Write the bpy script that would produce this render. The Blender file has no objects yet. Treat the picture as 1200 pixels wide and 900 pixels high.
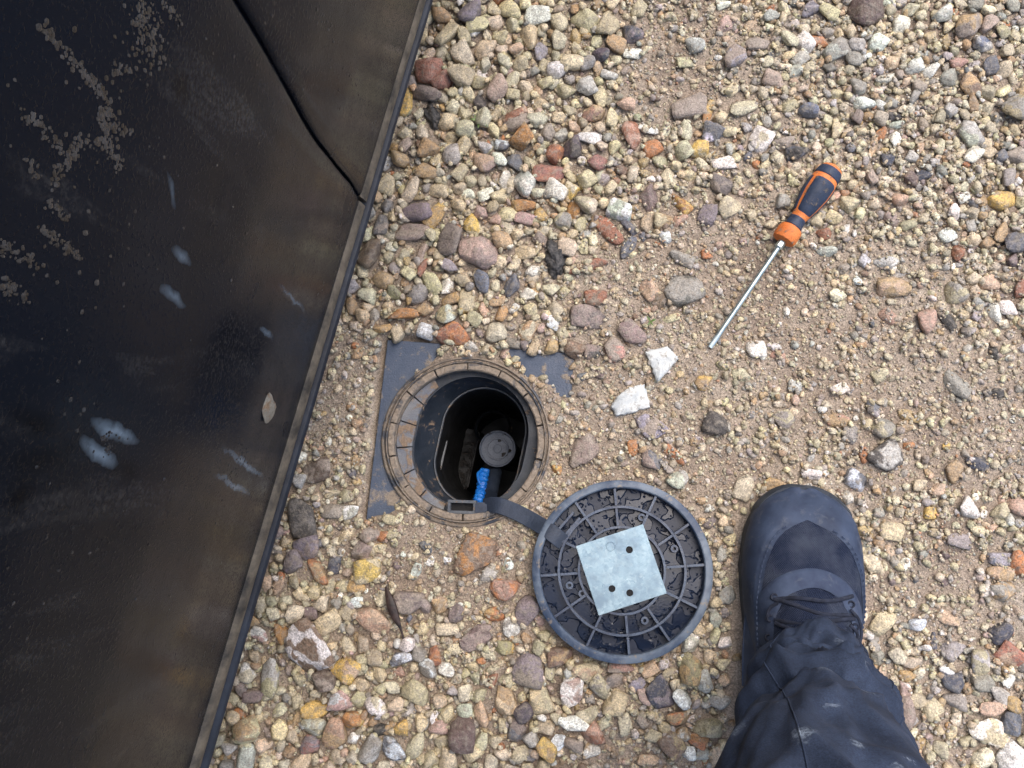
import bpy, bmesh, math, random
import numpy as np
from mathutils import Vector, Matrix, Euler

random.seed(7)
RNG = np.random.default_rng(11)
SC = bpy.context.scene
COL = SC.collection

# ------------------------------------------------------------------ camera
F_PX = 1039.0            # focal length in pixels of the 1200 x 900 photograph
CAM_H = 0.870            # camera height above the ground, metres
NADIR = (690.0, 600.0)   # pixel that lies straight below the camera
n = np.array([(NADIR[0] - 600) / F_PX, -(NADIR[1] - 450) / F_PX, -1.0])
zw = -n / np.linalg.norm(n)
xw = np.array([1.0, 0, 0]) - zw[0] * zw
xw /= np.linalg.norm(xw)
yw = np.cross(zw, xw)
C2W = np.array([xw, yw, zw])          # camera axes -> world axes
CAMP = np.array([0.0, 0.0, CAM_H])
cd = bpy.data.cameras.new('camera')
cam = bpy.data.objects.new('camera', cd)
COL.objects.link(cam)
cd.sensor_fit = 'HORIZONTAL'
cd.sensor_width = 36.0
cd.lens = 36.0 * F_PX / 1200.0
cd.clip_start = 0.01
cd.clip_end = 200.0
m4 = np.eye(4)
m4[:3, :3] = C2W
m4[:3, 3] = CAMP
cam.matrix_world = Matrix(m4.tolist())
SC.camera = cam

def ray(x, y):
    d = C2W @ np.array([(x - 600) / F_PX, -(y - 450) / F_PX, -1.0])
    return d / np.linalg.norm(d)

def at(x, y, z=0.0):
    d = ray(x, y)
    t = (z - CAM_H) / d[2]
    return CAMP + d * t

def to_px(P):
    P = np.atleast_2d(P)
    q = (P - CAMP) @ C2W            # world -> camera
    return np.stack([600 + F_PX * q[:, 0] / -q[:, 2], 450 - F_PX * q[:, 1] / -q[:, 2]], 1)

# ------------------------------------------------------------------ sky, sun, exposure
SUN_EL, SUN_AZ = math.radians(64), math.radians(40)     # azimuth measured from +Y towards +X
w = bpy.data.worlds.new('World')
SC.world = w
w.use_nodes = True
wn = w.node_tree
for nd in list(wn.nodes):
    wn.nodes.remove(nd)
sky = wn.nodes.new('ShaderNodeTexSky')
sky.sky_type = 'NISHITA'
sky.sun_disc = False
sky.sun_elevation = SUN_EL
sky.sun_rotation = SUN_AZ
sky.air_density = 1.0
sky.dust_density = 4.0
sky.ozone_density = 1.0
bg = wn.nodes.new('ShaderNodeBackground')
bg.inputs['Strength'].default_value = 0.15
wo = wn.nodes.new('ShaderNodeOutputWorld')
wn.links.new(sky.outputs[0], bg.inputs[0])
wn.links.new(bg.outputs[0], wo.inputs[0])
sl = bpy.data.lights.new('sun', 'SUN')
sl.energy = 0.75
sl.angle = math.radians(55)
sl.color = (1.0, 0.97, 0.94)
so = bpy.data.objects.new('sun', sl)
COL.objects.link(so)
sd = Vector((math.sin(SUN_AZ) * math.cos(SUN_EL), math.cos(SUN_AZ) * math.cos(SUN_EL), math.sin(SUN_EL)))
so.rotation_euler = sd.to_track_quat('Z', 'Y').to_euler()
so.location = (sd * 5)
SC.view_settings.view_transform = 'Standard'
SC.view_settings.look = 'None'
SC.view_settings.gamma = 1.0
SC.view_settings.exposure = 0.96
SC.view_settings.use_curve_mapping = False
SC.cycles.max_bounces = 3
SC.cycles.diffuse_bounces = 2
SC.cycles.glossy_bounces = 2
SC.cycles.transmission_bounces = 1
SC.cycles.volume_bounces = 0
SC.cycles.use_adaptive_sampling = True
SC.cycles.adaptive_threshold = 0.02

# ------------------------------------------------------------------ helpers
def lin(c):
    c = np.asarray(c, float) / 255.0
    return np.where(c <= 0.04045, c / 12.92, ((c + 0.055) / 1.055) ** 2.4)

def link(o, parent=None):
    COL.objects.link(o)
    if parent is not None:
        o.parent = parent
    return o

def tag(o, label=None, cat=None, group=None, kind=None):
    if label: o['label'] = label
    if cat: o['category'] = cat
    if group: o['group'] = group
    if kind: o['kind'] = kind
    return o

def empty(name, loc=(0, 0, 0), rot=None):
    o = bpy.data.objects.new(name, None)
    o.empty_display_size = 0.02
    o.location = Vector([float(v) for v in loc])
    if rot: o.rotation_euler = rot
    COL.objects.link(o)
    return o

def mesh_obj(name, verts, faces, mat, parent=None, smooth=True, loc=None):
    me = bpy.data.meshes.new(name)
    me.from_pydata([tuple(map(float, v)) for v in verts], [], [tuple(map(int, f)) for f in faces])
    me.validate()
    bm = bmesh.new(); bm.from_mesh(me)
    bmesh.ops.recalc_face_normals(bm, faces=bm.faces)
    bm.to_mesh(me); bm.free()
    if smooth:
        me.polygons.foreach_set('use_smooth', [True] * len(me.polygons))
    me.materials.append(mat)
    o = bpy.data.objects.new(name, me)
    if loc is not None: o.location = Vector([float(v) for v in loc])
    return link(o, parent)

def sharp(o, ang=35):
    for e in (): pass
    me = o.data
    bm = bmesh.new(); bm.from_mesh(me)
    for e in bm.edges:
        if len(e.link_faces) == 2 and e.calc_face_angle(0) > math.radians(ang):
            e.smooth = False
    bm.to_mesh(me); bm.free()
    return o

class MB:
    def __init__(s): s.v, s.f = [], []
    def add(s, vs, fs):
        k = len(s.v)
        s.v += [tuple(map(float, v)) for v in vs]
        s.f += [tuple(int(i) + k for i in f) for f in fs]
        return s
    def build(s, name, mat, parent=None, smooth=True, bevel=0.0, ang=35, loc=None):
        o = mesh_obj(name, s.v, s.f, mat, parent, smooth, loc)
        if bevel:
            bm = bmesh.new(); bm.from_mesh(o.data)
            es = [e for e in bm.edges if len(e.link_faces) == 2 and e.calc_face_angle(0) > math.radians(30)]
            bmesh.ops.bevel(bm, geom=es, offset=bevel, segments=2, affect='EDGES', clamp_overlap=True)
            bm.to_mesh(o.data); bm.free()
            o.data.polygons.foreach_set('use_smooth', [smooth] * len(o.data.polygons))
        if smooth: sharp(o, ang)
        return o

def box_mb(mb, c, ax, ay, az, hx, hy, hz):
    c, ax, ay, az = [np.asarray(v, float) for v in (c, ax, ay, az)]
    vs = [c + ax * hx * i + ay * hy * j + az * hz * k for k in (-1, 1) for j in (-1, 1) for i in (-1, 1)]
    mb.add(vs, [(0, 2, 3, 1), (4, 5, 7, 6), (0, 1, 5, 4), (2, 6, 7, 3), (0, 4, 6, 2), (1, 3, 7, 5)])
    return mb

def lathe(profile, N=64, a0=0.0, a1=2 * math.pi, closed_profile=False):
    full = abs(a1 - a0 - 2 * math.pi) < 1e-6
    cols = N if full else N + 1
    vs = []
    for i in range(cols):
        a = a0 + (a1 - a0) * i / N
        for r, z in profile: vs.append((r * math.cos(a), r * math.sin(a), z))
    K = len(profile); fs = []
    for i in range(N):
        j = (i + 1) % cols
        for k in range(K if closed_profile else K - 1):
            k2 = (k + 1) % K
            fs.append((i * K + k, j * K + k, j * K + k2, i * K + k2))
    if not full and closed_profile:
        fs.append(tuple(range(K))); fs.append(tuple((cols - 1) * K + k for k in reversed(range(K))))
    return vs, fs

def loft(rings, cap0=False, cap1=False, closed=True):
    R = len(rings); N = len(rings[0]); vs = [p for r in rings for p in r]; fs = []
    for i in range(R - 1):
        for k in range(N if closed else N - 1):
            k2 = (k + 1) % N
            fs.append((i * N + k, i * N + k2, (i + 1) * N + k2, (i + 1) * N + k))
    if cap0: fs.append(tuple(reversed(range(N))))
    if cap1: fs.append(tuple((R - 1) * N + k for k in range(N)))
    return vs, fs

def tube(path, rad, N=10, flat=1.0, up=(0, 0, 1)):
    path = [np.asarray(p, float) for p in path]; up = np.asarray(up, float)
    rings = []
    for i, p in enumerate(path):
        t = path[min(i + 1, len(path) - 1)] - path[max(i - 1, 0)]
        t /= np.linalg.norm(t) + 1e-12
        s = np.cross(t, up); s /= np.linalg.norm(s) + 1e-12
        b = np.cross(s, t)
        r = rad[i] if hasattr(rad, '__len__') else rad
        rings.append([p + s * r * math.cos(2 * math.pi * k / N) + b * r * flat * math.sin(2 * math.pi * k / N) for k in range(N)])
    return loft(rings, True, True)

def spline(pts, n):
    pts = np.asarray(pts, float)
    P = np.vstack([2 * pts[0] - pts[1], pts, 2 * pts[-1] - pts[-2]])
    out = []
    S = len(pts) - 1
    for q in np.linspace(0, S, n):
        i = min(int(q), S - 1); t = q - i
        a, b, c, d = P[i], P[i + 1], P[i + 2], P[i + 3]
        out.append(0.5 * (2 * b + (c - a) * t + (2 * a - 5 * b + 4 * c - d) * t * t + (3 * b - a - 3 * c + d) * t ** 3))
    return np.array(out)

def hash2(i, j, seed):
    v = np.sin(i * 127.1 + j * 311.7 + seed * 74.7) * 43758.5453
    return v - np.floor(v)

def vnoise(x, y, seed=0):
    xi, yi = np.floor(x), np.floor(y)
    fx, fy = x - xi, y - yi
    fx = fx * fx * (3 - 2 * fx); fy = fy * fy * (3 - 2 * fy)
    a, b = hash2(xi, yi, seed), hash2(xi + 1, yi, seed)
    c, d = hash2(xi, yi + 1, seed), hash2(xi + 1, yi + 1, seed)
    return a + (b - a) * fx + (c - a) * fy + (a - b - c + d) * fx * fy

def fbm(x, y, seed=0, o=4):
    s, am, t = 0, 0.5, 0
    for k in range(o):
        s = s + am * vnoise(x * 2 ** k, y * 2 ** k, seed + k); t += am; am *= 0.5
    return s / t

# ------------------------------------------------------------------ materials
class NT:
    def __init__(s, name):
        s.m = bpy.data.materials.new(name); s.m.use_nodes = True
        s.t = s.m.node_tree; s.b = s.t.nodes['Principled BSDF']
        s.tc = s.t.nodes.new('ShaderNodeTexCoord')
    def n(s, ty, **kw):
        nd = s.t.nodes.new(ty)
        for k, v in kw.items():
            if k.startswith('_'): setattr(nd, k[1:], v)
        return nd
    def l(s, a, b): s.t.links.new(a, b)
    def noise(s, scale, detail=4, rough=0.55, coord=None, dist=0.0):
        nd = s.t.nodes.new('ShaderNodeTexNoise')
        nd.inputs['Scale'].default_value = scale; nd.inputs['Detail'].default_value = detail
        nd.inputs['Roughness'].default_value = rough; nd.inputs['Distortion'].default_value = dist
        s.l(coord if coord is not None else s.tc.outputs['Object'], nd.inputs['Vector'])
        return nd.outputs['Fac']
    def ramp(s, fac, stops):
        nd = s.t.nodes.new('ShaderNodeValToRGB'); e = nd.color_ramp.elements
        while len(e) < len(stops): e.new(0.5)
        for i, (p, c) in enumerate(stops):
            e[i].position = p
            e[i].color = (*c, 1) if hasattr(c, '__len__') else (c, c, c, 1)
        s.l(fac, nd.inputs[0]); return nd.outputs[0]
    def mix(s, fac, a, b, mode='MIX'):
        nd = s.t.nodes.new('ShaderNodeMix'); nd.data_type = 'RGBA'; nd.blend_type = mode
        for v, i in ((fac, 0), (a, 6), (b, 7)):
            if hasattr(v, 'is_linked') or isinstance(v, bpy.types.NodeSocket): s.l(v, nd.inputs[i])
            elif i == 0: nd.inputs[0].default_value = v
            else: nd.inputs[i].default_value = (*v, 1) if hasattr(v, '__len__') else (v, v, v, 1)
        return nd.outputs[2]
    def math(s, op, a, b=0.0, clamp=False):
        nd = s.t.nodes.new('ShaderNodeMath'); nd.operation = op; nd.use_clamp = clamp
        for v, i in ((a, 0), (b, 1)):
            if isinstance(v, bpy.types.NodeSocket): s.l(v, nd.inputs[i])
            else: nd.inputs[i].default_value = v
        return nd.outputs[0]
    def bump(s, h, strength=0.3, dist=0.001, prev=None):
        nd = s.t.nodes.new('ShaderNodeBump'); nd.inputs['Strength'].default_value = strength
        nd.inputs['Distance'].default_value = dist; s.l(h, nd.inputs['Height'])
        if prev is not None: s.l(prev, nd.inputs['Normal'])
        return nd.outputs[0]
    def set(s, **kw):
        nm = dict(col='Base Color', rough='Roughness', metal='Metallic', spec='Specular IOR Level', normal='Normal', coat='Coat Weight', coat_rough='Coat Roughness')
        for k, v in kw.items():
            i = s.b.inputs[nm[k]]
            if isinstance(v, bpy.types.NodeSocket): s.l(v, i)
            elif hasattr(v, '__len__'): i.default_value = (*v, 1)
            else: i.default_value = v
        return s.m

def stone_mat(name, source):
    t = NT(name)
    if source == 'attr':
        a = t.n('ShaderNodeAttribute'); a.attribute_name = 'col'; c = a.outputs['Color']; co = t.tc.outputs['Object']
    else:
        oi = t.n('ShaderNodeObjectInfo'); c = oi.outputs['Color']
        g = t.n('ShaderNodeNewGeometry')
        co = g.outputs['Position']
        a2 = t.n('ShaderNodeAttribute'); a2.attribute_type = 'OBJECT'; a2.attribute_name = 'second_colour'
        msk = t.ramp(t.noise(62, 3, 0.5, co, 0.6), [(0.47, 0.0), (0.53, 1.0)])
        has = t.math('GREATER_THAN', a2.outputs['Fac'], 0.001)
        c = t.mix(t.math('MULTIPLY', msk, has), c, a2.outputs['Color'])
    big = t.noise(130, 2, 0.6, co, 0.4)
    fine = t.noise(620, 2, 0.75, co)
    c = t.mix(1.0, c, t.ramp(big, [(0.25, 0.62), (0.5, 0.98), (0.75, 1.28)]), 'MULTIPLY')
    c = t.mix(1.0, c, t.ramp(fine, [(0.30, 0.42), (0.5, 1.0), (0.70, 1.42)]), 'MULTIPLY')
    # soil smears
    dn = t.noise(220, 3, 0.7, co)
    dirt = t.ramp(dn, [(0.40, 0.10), (0.50, 0.16), (0.66, 0.68)])
    c = t.mix(dirt, c, tuple(lin((156, 146, 132))))
    # dark mineral specks and pits
    vo = t.n('ShaderNodeTexVoronoi'); vo.inputs['Scale'].default_value = 520; t.l(co, vo.inputs['Vector'])
    sp = t.ramp(vo.outputs['Distance'], [(0.08, 0.55), (0.22, 0.0)])
    sp = t.math('MULTIPLY', sp, t.ramp(big, [(0.45, 0.0), (0.55, 1.0)]))
    c = t.mix(sp, c, (0.06, 0.05, 0.042))
    hgt = t.math('ADD', dn, t.math('MULTIPLY', fine, 0.35))
    nb = t.bump(hgt, 0.8, 0.0024)
    r = t.ramp(big, [(0.3, 0.45), (0.7, 0.75)])
    return t.set(col=c, rough=r, spec=0.40, normal=nb)

M = {}
M['gravel'] = stone_mat('gravel_stone', 'attr')
M['stone'] = stone_mat('single_stone', 'object')

t = NT('damp_sandy_soil')
c = t.ramp(t.noise(7, 5, 0.65), [(0.3, lin((138, 121, 107))), (0.46, lin((166, 150, 133))), (0.66, lin((181, 167, 150)))])
c = t.mix(1.0, c, t.ramp(t.noise(170, 5, 0.75), [(0.3, 0.6), (0.5, 0.98), (0.7, 1.3)]), 'MULTIPLY')
c = t.mix(1.0, c, t.ramp(t.noise(620, 4, 0.8), [(0.34, 0.4), (0.5, 1.0), (0.66, 1.55)]), 'MULTIPLY')
nb = t.bump(t.noise(190, 6, 0.8), 0.8, 0.004)
M['soil'] = t.set(col=c, rough=0.8, spec=0.3, normal=nb)

def plastic(name, col, col2, rough=(0.25, 0.5), mud=0.0, mudscale=60, bump=0.25, spec=0.5, mudcol=(136, 116, 96)):
    t = NT(name)
    c = t.mix(t.ramp(t.noise(45, 5, 0.6), [(0.35, 0.0), (0.65, 1.0)]), tuple(lin(col)), tuple(lin(col2)))
    c = t.mix(1.0, c, t.ramp(t.noise(800, 3, 0.6), [(0.3, 0.75), (0.7, 1.25)]), 'MULTIPLY')
    r = t.ramp(t.noise(70, 4), [(0.35, rough[0]), (0.65, rough[1])])
    nb = t.bump(t.noise(500, 4, 0.6), bump, 0.0008)
    if mud:
        mk = t.ramp(t.noise(mudscale, 6, 0.68, None, 0.4), [(0.62 - mud * 0.35, 0.0), (0.70 - mud * 0.35, 1.0)])
        mc = t.mix(1.0, tuple(lin(mudcol)), t.ramp(t.noise(420, 5, 0.7), [(0.3, 0.55), (0.7, 1.25)]), 'MULTIPLY')
        c = t.mix(mk, c, mc)
        r = t.mix(mk, r, 0.8)
        nb = t.bump(mk, 0.5, 0.0008, nb)
    return t.set(col=c, rough=r, spec=spec, normal=nb)

M['frame'] = plastic('slate_grey_frame_plastic', (64, 76, 95), (84, 94, 110), (0.38, 0.6), 0.24, 46, 0.6, mudcol=(150, 137, 121))
M['ring'] = plastic('muddy_ring_plastic', (54, 60, 70), (84, 84, 86), (0.4, 0.7), 0.50, 42, mudcol=(140, 127, 112))
M['segment'] = plastic('muddy_segment_plastic', (70, 72, 78), (100, 96, 92), (0.4, 0.7), 0.62, 50, mudcol=(148, 134, 118))
M['ledge'] = plastic('ledge_plastic', (92, 98, 110), (120, 120, 120), (0.3, 0.6), 0.38, 60)
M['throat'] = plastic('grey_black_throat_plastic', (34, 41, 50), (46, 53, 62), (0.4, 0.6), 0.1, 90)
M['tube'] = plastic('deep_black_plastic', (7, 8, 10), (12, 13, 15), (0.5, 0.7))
M['black'] = plastic('wet_black_plastic', (15, 18, 23), (24, 27, 32), (0.25, 0.5), 0.12, 90)
M['lip'] = plastic('worn_lip_plastic', (70, 76, 84), (100, 102, 104), (0.4, 0.6), 0.2, 90)
M['post'] = plastic('mud_caked_plastic', (10, 10, 11), (18, 17, 16), (0.5, 0.8), 0.30, 140, mudcol=(36, 30, 26))
M['cap'] = plastic('grey_valve_plastic', (74, 83, 98), (90, 98, 112), (0.4, 0.6), 0.06, 70, mudcol=(40, 38, 38))
M['blue'] = plastic('bright_blue_plastic', (14, 96, 190), (34, 122, 214), (0.3, 0.5), 0.0, 60, 0.6)
M['strap'] = plastic('dark_grey_strap_rubber', (38, 47, 62), (50, 60, 76), (0.45, 0.65))

# wet underside of the lid: thin puddles and beads of water on dark plastic
t = NT('wet_lid_plastic')
c = t.mix(t.noise(60, 4), tuple(lin((14, 22, 38))), tuple(lin((28, 40, 62))))
pud = t.ramp(t.noise(70, 1.5, 0.4, None, 0.3), [(0.46, 0.0), (0.50, 1.0)])
vo = t.n('ShaderNodeTexVoronoi'); vo.inputs['Scale'].default_value = 260; t.l(t.tc.outputs['Object'], vo.inputs['Vector'])
bead = t.ramp(vo.outputs['Distance'], [(0.15, 1.0), (0.34, 0.0)])
bead = t.math('MULTIPLY', bead, t.ramp(t.noise(90, 2), [(0.5, 0.0), (0.56, 1.0)]))
h = t.math('ADD', pud, bead)
nb = t.bump(h, 1.0, 0.0009)
nb = t.bump(t.noise(500, 3), 0.25, 0.0004, nb)
M['wetlid'] = t.set(col=c, rough=t.mix(pud, 0.46, 0.16), spec=t.mix(pud, 0.4, 0.36), normal=nb)
t = NT('worn_lid_rim')
c = t.mix(t.ramp(t.noise(40, 5, 0.65), [(0.4, 0.0), (0.62, 1.0)]), tuple(lin((52, 67, 90))), tuple(lin((104, 116, 130))))
c = t.mix(t.ramp(t.noise(120, 5, 0.7), [(0.58, 0.0), (0.66, 0.8)]), c, tuple(lin((140, 128, 112))))
M['lidrim'] = t.set(col=c, rough=0.5, spec=0.5, normal=t.bump(t.noise(400, 4), 0.3, 0.0008))
M['lidrib'] = plastic('lid_rib_plastic', (40, 52, 74), (66, 80, 100), (0.25, 0.5), 0.0)

t = NT('galvanised_steel')
vo = t.n('ShaderNodeTexVoronoi'); vo.inputs['Scale'].default_value = 300
wc = t.n('ShaderNodeTexNoise'); wc.inputs['Scale'].default_value = 120; wc.inputs['Detail'].default_value = 3
t.l(t.tc.outputs['Object'], wc.inputs['Vector'])
ad = t.n('ShaderNodeVectorMath'); ad.operation = 'MULTIPLY_ADD'; ad.inputs[1].default_value = (0.012,) * 3
t.l(wc.outputs['Color'], ad.inputs[0]); t.l(t.tc.outputs['Object'], ad.inputs[2]); t.l(ad.outputs[0], vo.inputs['Vector'])
c = t.ramp(vo.outputs['Color'], [(0.1, lin((92, 114, 128))), (0.5, lin((124, 147, 159))), (0.95, lin((168, 188, 196)))])
c = t.mix(t.ramp(t.noise(260, 5, .7), [(0.35, 0.0), (0.65, .75)]), c, tuple(lin((138, 160, 172))))
c = t.mix(t.ramp(t.noise(60, 5, .65), [(0.42, 0.0), (0.64, .8)]), c, tuple(lin((98, 118, 134))))
c = t.mix(t.ramp(t.noise(500, 4, .7), [(0.55, 0.0), (0.7, .4)]), c, tuple(lin((110, 128, 140))))
M['galv'] = t.set(col=c, metal=0.55, rough=t.ramp(vo.outputs['Color'], [(0.2, 0.34), (0.8, 0.52)]), normal=t.bump(t.noise(300, 3), 0.08, 0.0005))
t = NT('dark_hole'); M['hole'] = t.set(col=(0.012, 0.012, 0.013), rough=0.9)

t = NT('chrome_steel'); M['steel'] = t.set(col=t.ramp(t.noise(120, 4), [(0.3, lin((150, 166, 170))), (0.7, lin((200, 212, 212)))]), metal=0.85, rough=t.ramp(t.noise(300, 3), [(0.3, 0.28), (0.7, 0.45)]), normal=t.bump(t.noise(900, 2), 0.1, 0.0003))
M['orange'] = plastic('orange_grip_rubber', (206, 112, 52), (222, 130, 70), (0.45, 0.65), 0.14, 130, 0.3, 0.4)
M['grip'] = plastic('dark_blue_grip_rubber', (38, 50, 70), (46, 58, 80), (0.45, 0.65), 0.08, 130, 0.35, 0.4, (110, 100, 90))

# ------------------------------------------------------------------ chamber geometry constants
RC = at(546, 517, 0.0)           # centre of the round opening
RING = 0.0815
DENSE = None

def plate_mask(X, Y):
    """1 where the slate frame plate lies bare of soil."""
    q = to_px(np.stack([X.ravel(), Y.ravel(), np.zeros(X.size)], 1))
    x, y = q[:, 0], q[:, 1]
    wob = (fbm(x / 22.0, y / 22.0, 5) - 0.5)
    def poly(pts, soft=7.0):
        d = np.full(x.shape, -1e9)
        A = np.array(pts, float); B = np.roll(A, -1, 0)
        for (ax, ay), (bx, by) in zip(A, B):
            L = math.hypot(bx - ax, by - ay)
            e = ((bx - ax) * (y - ay) - (by - ay) * (x - ax)) / L      # clockwise in image: inside is negative here
            d = np.maximum(d, -e)
        return 1 / (1 + np.exp((d + wob * 16) / soft * 4))
    a = poly([(449, 394), (522, 404), (500, 428), (450, 428)])
    b = poly([(447, 394), (497, 396), (451, 500), (434, 500)])
    b2 = poly([(436, 488), (451, 488), (468, 598), (426, 606)])
    c = poly([(574, 407), (671, 417), (668, 470), (655, 466), (625, 440), (588, 418)])
    return np.clip(np.maximum(np.maximum(a, b), np.maximum(b2, c)), 0, 1).reshape(X.shape)

def ground_z(X, Y):
    z = 0.010 * (fbm(X * 5 + 3, Y * 5 + 9, 1) - 0.5) + 0.006 * (fbm(X * 25, Y * 25, 2) - 0.5) + 0.0022
    d = np.hypot(X - RC[0], Y - RC[1])
    k = np.clip((0.19 - d) / 0.07, 0, 1)
    z = z * (1 - k) + (0.0022 + 0.003 * (fbm(X * 40, Y * 40, 3) - 0.5)) * k
    pm = plate_mask(X, Y)
    return z - 0.012 * np.clip(pm * 1.5 - 0.2, 0, 1)

# ground: one sheet, fine near the camera, coarse to the distance
xs = np.concatenate([[-40, -15, -6, -3, -1.8, -1.2], np.arange(-0.92, 0.74, 0.004), [1.0, 1.6, 3, 6, 15, 40]])
ys = np.concatenate([[-40, -15, -6, -3, -1.5, -0.8], np.arange(-0.46, 0.76, 0.004), [1.0, 1.6, 3, 6, 15, 40]])
GX, GY = np.meshgrid(xs, ys)
GZ = ground_z(GX, GY)
V = np.stack([GX, GY, GZ], 2).reshape(-1, 3)
d = np.hypot(V[:, 0] - RC[0], V[:, 1] - RC[1])
RH = RING - 0.001
sn = (d > RH - 0.004) & (d < RH + 0.0035)
V[sn, 0] = RC[0] + (V[sn, 0] - RC[0]) / d[sn] * RH
V[sn, 1] = RC[1] + (V[sn, 1] - RC[1]) / d[sn] * RH
NXg, NYg = len(xs), len(ys)
ii, jj = np.meshgrid(np.arange(NXg - 1), np.arange(NYg - 1))
q0 = (jj * NXg + ii).ravel()
Q = np.stack([q0, q0 + 1, q0 + 1 + NXg, q0 + NXg], 1)
cd_ = np.hypot(*(V[Q].mean(1)[:, :2] - RC[:2]).T)
Q = Q[cd_ > RH - 0.0015]

def np_mesh(name, V, Fq, mat, col=None):
    k = Fq.shape[1]
    me = bpy.data.meshes.new(name)
    me.vertices.add(len(V)); me.vertices.foreach_set('co', np.ascontiguousarray(V, dtype=np.float32).ravel())
    me.loops.add(len(Fq) * k); me.loops.foreach_set('vertex_index', np.ascontiguousarray(Fq, dtype=np.int32).ravel())
    me.polygons.add(len(Fq)); me.polygons.foreach_set('loop_start', np.arange(0, len(Fq) * k, k, dtype=np.int32))
    me.polygons.foreach_set('use_smooth', np.ones(len(Fq), dtype=bool))
    if col is not None:
        a = me.attributes.new('col', 'FLOAT_COLOR', 'POINT')
        a.data.foreach_set('color', np.ascontiguousarray(np.concatenate([col, np.ones((len(col), 1))], 1), dtype=np.float32).ravel())
    me.update(calc_edges=True)
    me.materials.append(mat)
    return me

ground = link(bpy.data.objects.new('ground', np_mesh('ground', V, Q, M['soil'])))
tag(ground, 'brown sandy soil showing between the gravel', None, None, 'structure')

# ------------------------------------------------------------------ stones
def ico(level):
    bm = bmesh.new(); bmesh.ops.create_icosphere(bm, subdivisions=level, radius=1.0)
    v = np.array([x.co for x in bm.verts]); f = np.array([[q.index for q in p.verts] for p in bm.faces])
    bm.free(); return v / np.linalg.norm(v, axis=1)[:, None], f

ICO = {k: ico(k) for k in (1, 2, 3, 4)}

def stone_shape(seed, level, angular=0.5):
    g = np.random.default_rng(seed)
    v, f = ICO[level]
    K = g.integers(7, 14)
    nrm = g.normal(size=(K, 3)); nrm /= np.linalg.norm(nrm, axis=1)[:, None]
    dist = g.uniform(0.55, 1.0, K)
    p = 7 + 26 * angular * g.uniform(0.6, 1.3)
    dots = np.maximum(v @ nrm.T, 0) / dist
    axes = np.abs(v) / 1.0
    s = (np.sum(dots ** p, 1) + np.sum(axes ** p, 1) * 0.5 + 0.35 ** p) ** (-1 / p)
    P = v * s[:, None]
    for k in range(3):
        q = g.normal(size=3) * (2.2 + k * 2.2); ph = g.uniform(0, 6.28)
        P = P * (1 + (0.035 / (1 + 0.6 * k)) * np.sin(v @ q + ph))[:, None]
    lo, hi = P.min(0), P.max(0)
    return (P - (lo + hi) / 2) / ((hi - lo) / 2)

# measured colours (photo sRGB) -> albedo
ALB = 1.10
def drain(c, k=0.74):
    m = 0.3 * c[0] + 0.55 * c[1] + 0.15 * c[2]
    return tuple(m * w_ + (v - m) * k for v, w_ in zip(c, (1.01, 1.0, 0.985)))
PAL = dict(
    cream=(200, 187, 155), pale=(199, 190, 166), green=(179, 171, 143), tan=(172, 146, 112), peach=(198, 160, 126), ochre=(190, 146, 78),
    yellow=(206, 172, 100), amber=(184, 116, 48), orange=(196, 112, 56), rust=(160, 92, 62), brick=(176, 104, 76), red=(160, 96, 86), pink=(184, 150, 138),
    salmon=(190, 138, 116), brown=(128, 98, 76), dbrown=(98, 80, 68), mauve=(146, 124, 118), dmauve=(122, 104, 102), purple=(128, 115, 126), dpurple=(78, 66, 84), maroon=(98, 74, 74),
    grey=(146, 142, 134), lgrey=(176, 174, 168), dgrey=(98, 94, 92), taupe=(154, 137, 124), charcoal=(62, 60, 62), black=(40, 42, 48),
    white=(222, 220, 212), bwhite=(234, 236, 236), mint=(184, 194, 178), blue=(96, 110, 138), slate=(92, 98, 110), navy=(58, 66, 88), lilac=(150, 144, 156), bluewhite=(196, 206, 216), olive=(150, 142, 96))
PAL = {k_: drain(v_, 1.0 if k_ in ('cream', 'pale', 'tan', 'yellow', 'white', 'bwhite', 'green') else 0.70) for k_, v_ in PAL.items()}

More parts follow.
